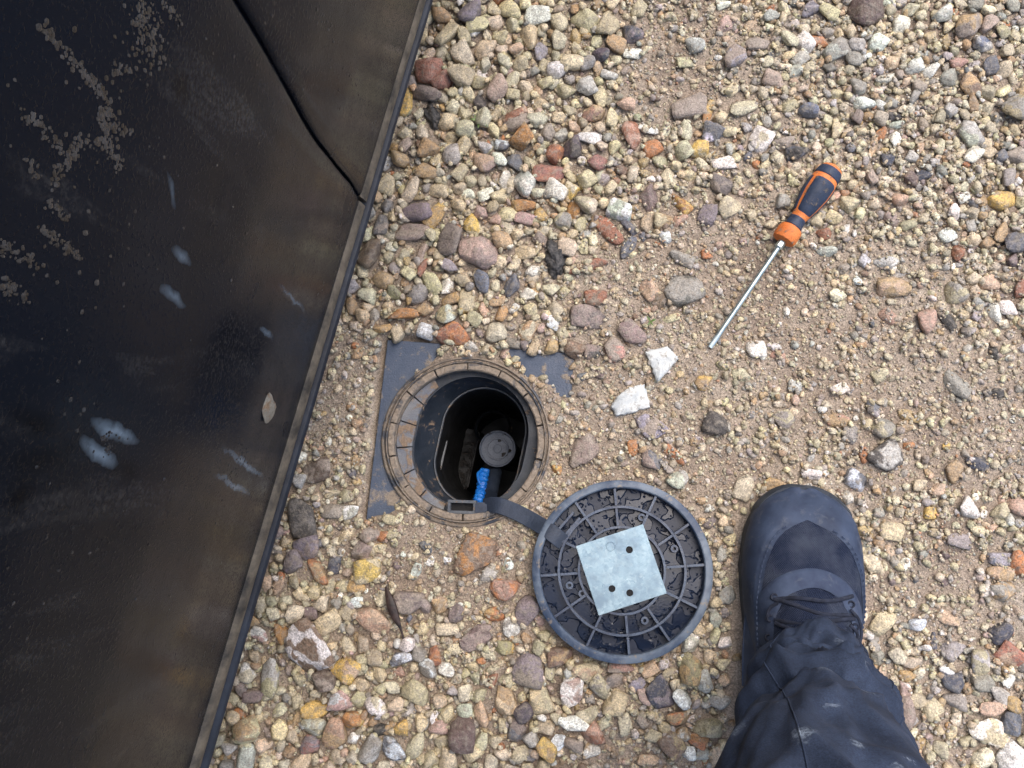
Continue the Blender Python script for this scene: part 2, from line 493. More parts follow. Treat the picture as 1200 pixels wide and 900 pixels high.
TABLE = """
549 12 25 24 0 purple|round purple-grey stone at the top near the black car door
559 28 25 14 10 cream
523 40 28 20 60 cream|long cream stone leaning upright near the car door at top
542 64 27 22 -60 pale
568 57 25 20 70 cream
630 17 27 20 10 white|large white stone at the top edge, lower right of the purple-grey one
622 41 28 19 -70 cream
502 82 31 24 0 brick|terracotta stone resting near the car sill at upper left
517 93 24 20 30 red|rosy red stone touching the terracotta one by the car sill
500 109 33 20 -30 dmauve|dark mauve wedge below the rosy red stone
539 88 29 20 -15 green
562 120 18 14 90 charcoal
582 102 27 22 40 pink
634 60 19 16 40 lilac
603 133 29 10 22 peach rust
605 144 31 14 20 taupe
611 162 28 23 35 amber tan|glossy amber stone in the cream gravel right of the tar lump
588 169 18 14 0 bluewhite slate
584 186 20 14 -60 white
568 191 27 19 -10 peach pink
604 188 22 18 -30 slate|slate grey triangular stone above the brick red stones
525 142 22 18 0 cream
494 155 20 16 80 pale
501 171 26 20 20 tan
468 185 20 18 0 tan
477 120 31 11 80 yellow
487 248 34 26 20 purple|angular purple-grey stone touching a yellow wedge stone
510 253 33 19 42 yellow ochre|yellow ochre wedge stone beside the angular purple-grey stone
552 263 27 18 -60 yellow cream
483 272 40 19 -5 taupe mauve|long flat mauve-brown stone under the angular purple-grey stone
527 281 36 27 60 dmauve|dark purple rough stone left of the pinkish sandstone slab
560 295 44 36 0 taupe pink|flat pinkish brown sandstone slab sunk in the gravel, upper left
616 295 29 17 -3 cream|smooth cream oval pebble right of the pinkish sandstone slab
613 240 28 15 10 ochre amber
616 256 25 13 -10 pink
569 228 19 14 20 white
614 213 28 26 60 mint white|mint-white knobbly stone left of the brick red stone
564 329 26 19 80 blue|blue slate stone, bluest in the gravel above the open chamber
600 334 29 17 70 slate blue|blue-grey long stone right of the bluest slate stone
527 312 19 12 -30 lilac
546 353 29 20 75 cream yellow|cream squarish stone standing on end above the chamber frame
521 368 26 20 15 green mint
472 367 36 11 3 amber|bright orange splinter lying flat above the chamber frame
498 363 20 16 -10 orange tan
529 391 41 27 8 brick orange|large brick orange stone against the top of the chamber frame
499 388 19 17 -20 bluewhite
588 367 19 13 80 ochre
582 389 26 24 60 pale
617 387 25 19 60 tan pale
448 385 21 11 20 ochre
430 345 21 18 -20 pale
434 296 34 24 50 brown dbrown
493 298 29 11 58 pink
495 313 22 8 62 rust
481 222 31 16 58 pale
446 263 23 17 90 dgrey taupe
462 342 16 16 0 olive
528 350 21 14 12 ochre tan
583 353 19 12 10 tan
714 28 27 21 65 green|pale green stone at top beside the dark slate-purple stone
740 38 27 22 -25 navy purple|dark slate-purple stone on bare soil near the top
723 50 23 19 -30 tan
742 62 21 15 -12 white
704 63 19 18 0 dpurple navy|round navy pebble at top, below and left of the dark slate-purple stone
714 87 19 13 -10 mint
687 101 23 19 15 mint
662 105 23 17 20 olive green
704 113 25 15 -70 cream
695 131 22 20 -20 peach salmon
733 121 21 13 -10 peach
690 160 29 15 -18 white|long white stone left of the ridged orange block
671 173 25 23 30 charcoal dpurple|charcoal-purple rough stone left of the long white stone
740 157 35 19 -80 salmon rust|ridged orange brown block of stone standing out of the gravel
760 151 23 12 -32 bwhite|bright white bean-shaped stone right of the ridged orange block
765 173 21 18 20 orange|round orange stone below the bright white bean-shaped stone
807 124 38 27 10 taupe|large smooth grey-mauve stone above the blue speckled one
829 131 28 10 75 ochre amber
836 154 25 21 0 bluewhite slate|blue and white speckled stone up and left of the screwdriver
820 173 20 19 0 yellow cream
814 54 22 16 -10 lgrey
863 68 25 22 60 taupe lilac
650 180 20 17 70 orange rust
702 189 22 18 40 red
643 202 36 23 5 brick red|big brick red stone with a white stone just below it
687 22 27 22 -40 green
780 152 23 11 70 pale
804 153 23 14 85 pale
800 178 21 19 30 pale
848 192 26 14 12 white
871 125 29 17 15 pale
804 73 20 13 10 green
848 4 15 13 0 white
651 222 27 21 -25 white|angular white stone just below the big brick red stone
688 209 20 18 30 cream
669 222 20 17 60 yellow pale
689 237 26 19 -50 pale green
672 247 23 14 80 amber
727 247 29 22 -25 mint bwhite|mint-white oval stone right of the red-orange crooked stone
713 270 40 17 -52 rust brick|red-orange crooked stone left of two dark slate chips
762 232 29 19 -65 dmauve|dark mauve wedge stone below the round orange stone
798 237 30 13 -52 amber yellow
856 240 29 22 35 cream pale|large cream knuckle-shaped stone left of the screwdriver handle
829 253 27 20 75 purple|smooth purple egg-shaped pebble left of the large cream stone
844 216 26 19 -30 dgrey taupe
760 259 23 16 50 peach
777 257 22 20 10 cream tan
796 258 18 14 60 peach
779 277 15 14 0 bwhite bluewhite
736 290 29 15 72 slate
738 267 24 11 -38 slate
828 297 13 12 0 orange
761 339 27 20 -55 salmon peach|tan-orange kite-shaped stone midway between brick stone and screwdriver tip
772 353 18 17 0 brown taupe
689 312 44 12 20 rust brown|long thin rust brown stone in the mud above the chamber
690 371 42 29 5 dmauve mauve|large dark mauve rough stone up and right of the chamber frame
698 349 26 18 0 rust brown
741 388 32 28 0 mauve taupe
800 338 44 36 20 dgrey grey|broad flat grey rock buried in mud left of the screwdriver tip
800 302 30 16 -38 taupe grey
664 289 23 21 -30 pale
680 263 17 14 20 cream
660 259 19 18 0 grey green
648 378 18 14 80 bwhite
786 373 21 10 8 cream
683 289 17 12 90 cream
762 500 40 26 -22 lilac taupe|lilac-grey smooth stone just below the white broken pieces
685 527 38 35 10 mauve taupe|large flat mauve stone buried right of the chamber opening
741 524 19 15 70 orange
763 540 27 20 -35 slate mauve
791 533 30 11 -40 orange peach|orange splinter lying diagonally above the lid
795 561 23 20 50 mint lgrey
838 497 27 25 -20 charcoal|round charcoal pebble alone on the sand, right of the lilac-grey stone
825 447 20 17 40 yellow tan
869 440 19 15 10 pale
719 409 28 22 -60 salmon taupe
698 434 24 15 -30 cream maroon
682 442 12 12 0 slate
872 571 28 20 70 pale
653 551 12 12 0 amber yellow
673 410 22 19 -30 salmon brown
695 412 22 20 0 dgrey mauve
371 552 38 25 15 dbrown taupe|brown-mauve stone with a pale chip beside the car sill
353 607 45 30 -80 charcoal dgrey|big charcoal oval stone lying against the car sill
358 643 34 26 10 purple mauve|heart-shaped mauve stone below the big charcoal oval
341 659 25 21 30 dmauve purple
371 670 34 14 -62 orange tan|long orange-tan stone beside a small navy chip, lower left
391 662 20 13 80 navy slate
429 670 29 28 0 yellow cream|big pale yellow stone below the chamber frame's left side
418 688 20 14 -15 ochre
327 684 25 12 85 orange peach
312 683 16 14 60 tan peach
411 599 20 15 20 mint bwhite
433 627 20 19 50 salmon taupe
447 629 14 12 0 orange
442 642 21 11 -5 yellow cream
422 647 23 20 60 taupe mauve
389 599 26 16 0 taupe
375 609 20 11 -80 tan
388 578 19 10 15 cream
371 524 15 10 10 peach
360 758 57 44 -62 white brown|largest stone, white with rust brown patches, in the lower left
384 729 28 25 20 cream|rounded cream stone up and right of the largest white-brown stone
437 728 41 25 -22 salmon peach|large orange-pink smooth stone right of the rounded cream stone
330 742 23 14 -60 amber ochre
404 785 29 26 -30 yellow peach|bright yellow-orange smooth stone right of the largest white-brown stone
378 798 27 24 0 dbrown taupe|dark brown round pebble left of the bright yellow-orange stone
316 793 40 19 82 green lgrey|long grey-green striped stone lying up-down near the car sill
289 791 20 17 60 white pale
297 817 23 13 0 dmauve
368 833 27 19 -15 ochre yellow
368 852 24 20 10 mint green
396 822 27 21 20 pink bluewhite|pink and pale blue mottled stone at lower left
391 860 33 28 40 salmon tan|large pinkish tan three-sided stone near the bottom left
412 846 21 19 -30 amber yellow
441 827 26 18 -45 white pale
413 866 14 11 60 bwhite
362 873 22 20 0 purple red
287 888 29 18 82 mint|pale mint slab of stone at the bottom left by the car sill
288 857 27 25 30 cream tan
434 880 32 20 55 lgrey grey
470 853 17 16 0 yellow
449 855 21 13 10 black
460 879 33 17 -50 bluewhite slate|grey and white marbled stone at the bottom edge, left
344 720 22 17 60 pale
416 706 17 12 0 bwhite
303 743 21 13 -25 pink white
364 719 17 14 0 dmauve
468 788 13 13 0 salmon
478 707 32 24 -5 taupe dmauve|flat grey-mauve stone beside the dark twig
498 711 17 14 80 mauve
515 709 19 18 0 peach tan
534 720 21 18 50 dmauve
618 717 35 26 80 purple|smooth purple-grey egg of a stone touching the lid's left edge
580 720 24 16 -15 ochre orange
558 747 40 22 32 maroon mauve|long mauve stone left below the lid, pointed at one end
524 737 25 15 10 cream
599 736 22 20 60 white grey
591 759 25 17 5 olive yellow
656 769 29 20 10 brown tan|smooth brown oval stone under the lid's lower left edge
618 785 39 34 -10 mauve purple|big cracked mauve stone below the lid's left side
509 770 21 16 -60 orange rust
523 784 20 14 -25 white
590 821 32 23 -70 cream tan
632 822 32 25 -60 cream green
669 811 37 24 80 white pink|large pale pinkish-white stone below the lid
614 836 22 20 30 dpurple
606 858 27 18 70 dmauve slate
542 860 36 29 75 maroon|large maroon oval stone near the bottom centre-left
513 853 21 16 15 pink
509 840 17 8 70 bwhite
564 838 27 14 -60 peach
641 879 24 18 -35 yellow ochre|yellow stone near the bottom, below the small blue-white one
673 849 34 19 -38 bwhite|bright white angular stone left of the orange-brown round stone
654 870 19 16 20 bwhite bluewhite
621 868 20 19 0 lgrey
486 875 32 18 80 pale
526 893 26 20 80 pale
563 871 22 14 75 pale
552 884 23 18 -30 cream
577 798 17 10 80 brick
544 833 17 14 0 mint
502 784 23 20 -40 bluewhite grey
470 773 24 15 0 bluewhite slate
1016 9 35 34 0 dbrown maroon|round dark brown cobble cut by the top edge, right of centre
1057 29 21 18 20 white
1104 16 19 16 10 lgrey white
1137 27 29 23 30 tan taupe|tan blocky stone at the top right
1160 28 19 14 60 pink
984 56 31 22 5 lgrey grey|smooth light grey oval stone below left of the dark brown cobble
1005 51 18 15 -30 lgrey
1001 68 16 16 0 grey
960 48 19 13 -20 orange salmon
944 49 21 17 -40 white
927 44 21 16 -50 pale
971 13 21 18 -20 cream
951 11 20 15 70 slate lilac
889 51 26 14 10 taupe
932 83 15 14 0 mint
907 92 22 15 -15 pink
1037 92 19 9 3 mint
1071 77 17 14 10 white
1092 80 20 11 52 white
1125 73 18 11 12 salmon
1153 51 18 14 0 blue lgrey
1161 77 18 13 -80 slate
1177 81 17 15 20 cream
1137 99 27 19 -70 tan brown
1113 91 20 16 0 grey
1013 119 21 14 5 bwhite
1139 156 29 19 -55 mint lgrey|pale green-white triangular stone at right, level with screwdriver end
1141 181 20 15 60 white
892 161 30 23 60 white pale|knobbly white stone above the screwdriver handle
947 128 21 16 -10 blue slate
935 179 25 15 8 navy black|dark blue rough stone just above the end of the screwdriver handle
1041 187 15 14 0 black navy
1083 205 17 12 0 navy
1067 208 16 14 80 brown maroon
1049 136 15 9 0 black
1051 145 15 9 0 mint
1176 234 29 20 8 tan yellow|smooth tan oval stone at the right edge, upper half
1193 125 28 26 30 olive grey
1024 171 25 8 78 peach
1033 157 14 11 30 orange
920 167 23 15 -5 taupe
912 187 21 14 -75 pale
968 273 18 14 20 brick rust|small brick red pebble right of the screwdriver's orange collar
969 295 21 12 0 mint|mint green pebble right of the screwdriver's orange collar
977 255 17 15 -30 cream
1040 308 26 15 15 lgrey white
1048 335 34 22 0 tan peach
1052 319 19 12 5 white
1124 296 18 13 80 rust
1087 375 23 22 40 salmon|salmon pink angular stone in the sand at right
1041 371 19 13 -50 salmon
1111 375 24 12 -60 charcoal
1121 345 23 21 -20 green grey
1165 413 16 10 85 black
1192 284 24 19 10 slate dgrey
912 416 17 11 -15 salmon
887 409 23 19 0 white
1167 367 22 13 -70 white
1181 361 18 15 0 white
1160 332 19 17 20 peach
1121 451 31 19 -35 grey
1111 276 17 14 20 white
1197 337 21 13 80 rust
1175 273 21 15 70 tan
1055 232 17 16 -40 peach
1005 328 10 10 0 bwhite
932 453 16 13 -10 lgrey
1040 536 36 28 35 charcoal lgrey|broken flint, black and pale grey, above the shoe toe at right
1147 544 23 15 5 black navy|black shiny stone on sand at the right
1169 460 12 11 0 black
1013 533 17 10 -75 orange
1005 563 25 19 -30 bluewhite slate
909 568 31 15 0 yellow tan
1091 601 14 13 0 yellow
1137 597 23 18 -45 white
1048 623 27 19 -8 cream|flat cream stone to the right of the shoe toe
1024 661 27 17 -65 pale
1035 501 23 21 20 grey green
1067 488 27 13 -28 tan
1059 499 18 15 20 tan
1173 655 23 14 5 blue lilac
1193 661 27 16 -70 orange brown
1172 672 25 16 -5 peach tan
1125 633 25 14 -15 grey
983 493 23 15 -10 salmon tan
920 492 23 20 20 grey green
997 509 20 17 80 grey
984 456 20 12 25 white
951 556 22 12 -10 white
1109 523 8 8 0 yellow
1119 553 20 18 40 tan
1195 593 22 18 -40 peach
1023 479 17 13 -30 lgrey slate
932 469 12 9 -60 peach
1108 651 10 10 0 maroon
1035 729 29 21 65 cream
1075 731 17 15 50 bluewhite
1111 724 23 14 -10 peach
1173 743 23 20 10 navy slate|dark blue-grey block stone at the right edge, lower half
1115 801 21 19 0 navy slate|round navy pebble right of the trouser leg
1149 779 27 20 80 lgrey green|grey speckled egg-shaped stone at lower right
1155 800 23 18 0 grey
1184 768 24 20 -40 brick peach|orange-red stone at the lower right edge
1161 856 40 24 -18 white cream|large pale pointed stone at lower right, near the corner
1187 848 23 21 30 slate blue|blue-grey cube-like stone at the lower right edge
1188 888 30 25 70 bwhite|bright white broken block in the bottom right corner
1164 831 27 13 -3 peach
1173 815 20 15 -60 lgrey
1188 825 17 14 -30 ochre
1105 680 12 8 -60 maroon
1177 693 23 19 20 grey tan
1095 751 17 7 82 slate
1053 769 20 14 -50 pale
1061 809 21 11 -70 white pink
1035 789 17 9 -80 peach
1063 792 15 12 0 ochre
1063 836 34 19 -70 mauve
1091 831 20 17 40 cream
1120 821 24 16 -15 grey
1077 820 22 15 30 green
1109 785 14 12 0 bwhite
774 814 37 27 -58 navy purple|dark slate-blue block stone just below the lid
809 785 32 24 75 tan olive|large tan stone between lid and trouser leg
808 755 24 18 50 mint white
800 819 22 16 -50 bwhite
826 800 26 19 -60 lgrey green
795 841 23 19 40 tan orange
832 855 28 25 -30 olive green|olive green round stone touching the trouser leg
817 867 21 17 -20 orange amber|bright orange stone left of the olive green round stone
798 862 19 16 20 white tan
788 874 27 22 -50 tan brown
806 883 16 14 0 bwhite
823 883 17 14 20 lgrey
721 825 29 23 70 cream|cream three-sided stone below the centre of the lid
690 787 32 22 -35 cream peach
703 805 27 18 -50 grey green
720 797 21 18 0 dgrey taupe
727 781 29 12 3 salmon taupe
697 863 27 22 -45 salmon rust|orange-brown round stone near bottom, right of the bright white one
690 840 25 18 20 pale green
732 849 23 15 -75 pale
709 848 19 13 60 pale
672 874 21 14 -5 taupe
692 882 21 17 50 tan white
756 817 19 13 -70 pink
747 802 17 14 60 lilac
844 823 22 15 -12 lgrey
760 892 23 15 -20 peach
840 886 25 14 80 cream
556 652 50 37 65 brown amber|large amber and brown glossy stone between the chamber and the lid
590 688 33 29 -20 salmon orange|orange-pink stone with a rough side, left of the lid
572 676 18 16 60 lgrey
596 660 16 12 80 bwhite
500 641 17 11 -50 slate
505 658 12 9 60 bwhite
524 657 10 8 0 bwhite
488 670 19 11 70 mint
"""

# height map that stones rest on
HX0, HY0, HS = -0.80, -0.42, 0.0016
HN, HM = int(1.46 / HS), int(1.12 / HS)
hx = HX0 + (np.arange(HN) + 0.5) * HS
hy = HY0 + (np.arange(HM) + 0.5) * HS
HXX, HYY = np.meshgrid(hx, hy)
HMAP = ground_z(HXX, HYY)
HG = HMAP.copy()
BLOCK = plate_mask(HXX, HYY) > 0.35
BLOCK |= np.hypot(HXX - RC[0], HYY - RC[1]) < RING + 0.004
LUMP = np.zeros_like(BLOCK)
for lx_, ly_, lw_, lh_, la_ in ((508, 140, 22, 44, 25), (651, 303, 26, 50, 8)):
    lc_ = at(lx_, ly_, 0); ca_, sa_ = math.cos(math.radians(la_)), math.sin(math.radians(la_))
    u_ = (HXX - lc_[0]) * ca_ + (HYY - lc_[1]) * sa_; v_ = -(HXX - lc_[0]) * sa_ + (HYY - lc_[1]) * ca_
    LUMP |= (u_ / (lw_ * .000842 / 2)) ** 2 + (v_ / (lh_ * .000842 / 2)) ** 2 < 1
LIDC = at(728, 668, 0.0)
LIDR = 0.0845
LIDB = np.hypot(HXX - LIDC[0], HYY - LIDC[1]) < LIDR + 0.001
# foot print of the shoe, built further down
SH_TOE, SH_ANK = at(931, 590, 0.0), at(922, 795, 0.0)
SH_Y = (SH_TOE - SH_ANK)[:2]; SH_Y /= np.linalg.norm(SH_Y)
SH_X = np.array([SH_Y[1], -SH_Y[0]])
lx = (HXX - SH_ANK[0]) * SH_X[0] + (HYY - SH_ANK[1]) * SH_X[1]
ly = (HXX - SH_ANK[0]) * SH_Y[0] + (HYY - SH_ANK[1]) * SH_Y[1]
SHB = (np.abs(lx) < 0.054) & (ly > -0.1) & (ly < 0.165)

def rest(x, y, a, b, c, ang, sink, write=True, mode=60):
    """height of the centre of an ellipsoid stone of half sizes a, b, c resting at x, y"""
    r = max(a, b)
    i0, i1 = int((x - r - HX0) / HS), int((x + r - HX0) / HS) + 1
    j0, j1 = int((y - r - HY0) / HS), int((y + r - HY0) / HS) + 1
    if i0 < 0 or j0 < 0 or i1 >= HN or j1 >= HM: return None
    X, Y = HXX[j0:j1, i0:i1] - x, HYY[j0:j1, i0:i1] - y
    ca, sa = math.cos(ang), math.sin(ang)
    u, v = (X * ca + Y * sa) / a, (-X * sa + Y * ca) / b
    q = u * u + v * v
    inn = q < 0.45
    if not inn.any(): inn = q <= q.min()
    base = np.percentile(HMAP[j0:j1, i0:i1][inn], mode)
    z = base + c * (1 - sink)
    if write:
        top = z + c * np.sqrt(np.maximum(0, 1 - q)) * 0.95
        sub = HMAP[j0:j1, i0:i1]
        sub[q < 1] = np.maximum(sub[q < 1], top[q < 1])
    return z

# what the ground is like, at control pixels: x, y, cover, mean size in px, spread, sand (0..1)
CTRL = np.array([
    (470, 60, 1.0, 17, .30, 0), (560, 60, 1.0, 18, .30, 0), (660, 60, 1.0, 17, .3, .05), (470, 230, .95, 17, .3, .15), (560, 170, 1., 17, .3, 0),
    (520, 320, 1., 17, .3, .05), (460, 370, .9, 16, .3, .2), (620, 270, .8, 15, .35, .35), (610, 370, .8, 15, .35, .3), (690, 130, .95, 16, .3, .1), (680, 250, .9, 16, .3, .2),
    (780, 60, .35, 12, .4, .8), (770, 110, .4, 12, .4, .75), (760, 200, .7, 14, .35, .4), (830, 60, .5, 12, .4, .6), (840, 180, .75, 13, .35, .35), (820, 270, .4, 12, .4, .75), (720, 330, .5, 12, .4, .7),
    (800, 370, .25, 10, .4, .95), (690, 470, .15, 10, .4, 1.), (800, 480, .3, 10, .4, .95), (850, 540, .3, 10, .4, .95), (770, 560, .55, 12, .4, .6), (660, 590, .2, 9, .4, 1.),
    (410, 430, .45, 10, .4, .8), (400, 520, .6, 9, .4, .6), (370, 580, .8, 12, .35, .35), (440, 620, .6, 12, .35, .55), (520, 640, .25, 9, .4, .95), (600, 640, .15, 9, .4, 1.), (560, 610, .1, 8, .4, 1.),
    (330, 720, 1., 15, .3, .05), (400, 760, 1., 16, .3, 0), (300, 860, 1., 15, .3, 0), (420, 870, 1., 16, .3, 0), (500, 720, .8, 14, .35, .3), (560, 780, .75, 13, .4, .4), (540, 830, 1., 15, .3, .1), (640, 870, 1., 16, .3, .05), (680, 810, .95, 16, .3, .1),
    (740, 870, .3, 10, .4, .85), (770, 840, .6, 13, .35, .4), (820, 780, 1., 15, .3, .05), (850, 730, 1., 14, .3, .1), (850, 660, .8, 12, .35, .35), (860, 600, .7, 12, .35, .5),
    (930, 60, .8, 13, .3, .35), (1000, 120, .9, 12, .3, .3), (1100, 60, .95, 13, .3, .2), (1170, 120, .95, 14, .3, .2), (1100, 180, .95, 12, .3, .25), (1000, 220, .9, 12, .3, .3), (1150, 260, .85, 13, .3, .35), (900, 250, .5, 11, .4, .6),
    (1000, 300, .6, 11, .35, .55), (920, 380, .35, 9, .4, .9), (1000, 400, .4, 9, .4, .85), (1080, 340, .5, 10, .4, .75), (1170, 350, .7, 13, .35, .5), (1100, 430, .3, 10, .4, .95), (1170, 450, .35, 10, .4, .9),
    (900, 500, .6, 12, .35, .6), (980, 500, .65, 12, .35, .55), (1060, 540, .5, 11, .4, .7), (1150, 520, .35, 10, .4, .9), (1080, 600, .7, 12, .35, .45), (1170, 620, .7, 13, .35, .4), (1060, 700, .6, 11, .35, .6), (1120, 680, .45, 10, .4, .8), (1160, 720, .5, 11, .4, .7),
    (1050, 780, .95, 14, .3, .2), (1120, 850, .7, 12, .35, .5), (1180, 800, .85, 14, .3, .3), (1090, 880, .6, 12, .35, .6), (950, 780, .8, 13, .3, .3)])

def terrain(px_, py_):
    d2 = (px_[:, None] - CTRL[None, :, 0]) ** 2 + (py_[:, None] - CTRL[None, :, 1]) ** 2 + 60
    wgt = d2 ** -1.7
    wgt /= wgt.sum(1)[:, None]
    out_ = wgt @ CTRL[:, 2:]
    out_[:, 1] *= np.interp(px_, [650, 950], [.86, .78])
    k_ = np.clip((out_[:, 3] - .35) / .5, 0, 1)
    out_[:, 0] *= 1 - .55 * k_ * k_ * (3 - 2 * k_)
    return out_

PCOL = lin(np.array([PAL[k] for k in ('cream', 'pale', 'green', 'tan', 'grey', 'lgrey', 'taupe', 'mauve', 'dmauve', 'peach', 'orange', 'white', 'slate', 'brown', 'pink', 'ochre', 'charcoal')]))
PW_L = np.array([40, 34, 15, 9, 3, 4, 2.5, .7, .2, 2.6, .7, 4, .3, .7, 1.4, 1.2, .15])
PW_R = np.array([30, 30, 14, 9, 9, 9, 4, .6, .2, 2.2, .5, 5, .9, .6, 1.4, .7, .35])
PW_S = np.array([24, 24, 10, 11, 12, 11, 7, 1, .4, 4, .8, 6, .9, 1.5, 3, .8, .6])

POOL2 = [stone_shape(100 + k, 2, RNG.uniform(0.45, 1.0)) for k in range(48)]
POOL1 = [stone_shape(300 + k, 1, 0.6) for k in range(32)]
POOL0 = [stone_shape(500 + k, 1, 0.9)[:] for k in range(8)]

def rot_mats(yaw, pitch, roll):
    cy, sy, cp, sp, cr, sr = np.cos(yaw), np.sin(yaw), np.cos(pitch), np.sin(pitch), np.cos(roll), np.sin(roll)
    R = np.empty((len(yaw), 3, 3))
    R[:, 0, 0] = cy * cp; R[:, 0, 1] = cy * sp * sr - sy * cr; R[:, 0, 2] = cy * sp * cr + sy * sr
    R[:, 1, 0] = sy * cp; R[:, 1, 1] = sy * sp * sr + cy * cr; R[:, 1, 2] = sy * sp * cr - cy * sr
    R[:, 2, 0] = -sp; R[:, 2, 1] = cp * sr; R[:, 2, 2] = cp * cr
    return R

OCC = []            # kept stones of the top layer: x, y, r
CELL = 0.03
from collections import defaultdict
GRID = defaultdict(list)
def occ_add(x, y, r): GRID[(int(math.floor(x / CELL)), int(math.floor(y / CELL)))].append((x, y, r))
def occ_free(x, y, r, k):
    gx, gy = int(math.floor(x / CELL)), int(math.floor(y / CELL))
    for a in (-1, 0, 1):
        for b in (-1, 0, 1):
            for (u, v, s) in GRID[(gx + a, gy + b)]:
                if (u - x) ** 2 + (v - y) ** 2 < (k * (r + s)) ** 2: return False
    return True

MPP = 0.000842      # metres per pixel on the ground near the picture centre
def blocked(x, y, r=0.0, lid=True):
    i, j = int((x - HX0) / HS), int((y - HY0) / HS)
    if i < 8 or j < 8 or i >= HN - 8 or j >= HM - 8: return True
    k = int(r / HS)
    for di, dj in ((0, 0), (k, 0), (-k, 0), (0, k), (0, -k)):
        a, b = min(max(j + dj, 0), HM - 1), min(max(i + di, 0), HN - 1)
        if BLOCK[a, b] or LUMP[a, b] or (lid and (LIDB[a, b] or SHB[a, b])): return True
    return False

def car_side(x, y):
    return False

# --- a bottom layer where the gravel lies thick
under = []
N0 = 5200
P = np.stack([RNG.uniform(HX0 + .03, HX0 + 1.43, N0), RNG.uniform(HY0 + .03, HY0 + 1.09, N0)], 1)
pp = to_px(np.column_stack([P, np.zeros(N0)]))
T = terrain(pp[:, 0], pp[:, 1])
for k in range(N0):
    cov, size, spread, sand = T[k]
    if RNG.random() > cov ** 2.2 or pp[k, 0] < 150: continue
    r = 0.5 * MPP * size * RNG.uniform(0.7, 1.15)
    x, y = P[k]
    if blocked(x, y, r, False) or not occ_free(x, y, r, 0.72): continue
    el = RNG.uniform(0.75, 1.0); th = RNG.uniform(0.55, 0.85); an = RNG.uniform(0, 6.28)
    a, b, c = r * 1.15, r * 1.15 * el, r * th
    z = rest(x, y, a, b, c, an, 0.55, mode=40)
    if z is None: continue
    occ_add(x, y, r)
    under.append((x, y, z, a, b, c, an, pp[k, 0], sand, 0))
GRID.clear()

# --- stones measured in the photograph
listed = []
for line in TABLE.strip().splitlines():
    head, _, label = line.partition('|')
    f = head.split()
    X, Y, L, W, ang = map(float, f[:5])
    listed.append((X, Y, L, W, ang, f[5], f[6] if len(f) > 6 else None, label.strip()))

def stone_object(name, seed, level, pos, half, yaw, tilt, colour, second, parent, mesh=None):
    if mesh is None:
        P_ = stone_shape(seed, level, 0.3 + 0.7 * ((seed * 37) % 100) / 100.0)
        mesh = np_mesh('stone', P_, ICO[level][1], M['stone'])
    o = bpy.data.objects.new(name, mesh)
    o.location = [float(v) for v in pos]
    o.scale = [float(h) for h in half]
    o.rotation_euler = Euler((float(tilt[0]), float(tilt[1]), float(yaw)))
    o.color = (*[float(v) for v in colour], 1)
    o['second_colour'] = [float(v) for v in (second if second is not None else (0, 0, 0))]
    return link(o, parent)

n_part = 0
for k, (X, Y, L, W, ang, c1, c2, label) in enumerate(sorted(listed, key=lambda s: s[2] * s[3])):
    g = at(X, Y, 0.004)
    sc = np.linalg.norm(g - CAMP) / F_PX * 1.02
    a, b = L * sc / 2 * 1.04, W * sc / 2 * 1.04
    c = min(a, b) * RNG.uniform(0.62, 0.85)
    if max(L, W) > 36: c *= 0.75
    yaw = math.radians(ang)
    T1 = terrain(np.array([X]), np.array([Y]))[0]
    sandy = T1[3]
    sink = 0.32 + 0.62 * sandy
    if blocked(g[0], g[1], 0.0) : sink = 0.1
    z = rest(g[0], g[1], a, b, c, yaw, sink, mode=55)
    if z is None: z = c * 0.5
    z = min(z, 0.016 - c * 0.2) if not label else min(z, 0.014)
    p = at(X, Y, z + 0.3 * c)
    p[2] = z
    r = (a + b) / 2
    occ_add(p[0], p[1], r)
    if max(a, b) > r * 1.3:
        for s in (-1, 1): occ_add(p[0] + s * math.cos(yaw) * (a - b) * .7, p[1] + s * math.sin(yaw) * (a - b) * .7, b)
    jit = RNG.uniform(0.94, 1.06, 3)
    col1 = lin(PAL[c1]) * ALB * jit
    col2 = lin(PAL[c2]) * ALB if c2 else None
    tilt = RNG.uniform(-0.16, 0.16, 2)
    if label:
        o = stone_object('stone', 1000 + k, 3, p, (a, b, c), yaw, tilt, col1, col2, None)
        tag(o, label, 'stone')
    else:
        o = stone_object('pebble', 1000 + k, 3, p, (a, b, c), yaw, tilt, col1, col2, ground)
        n_part += 1

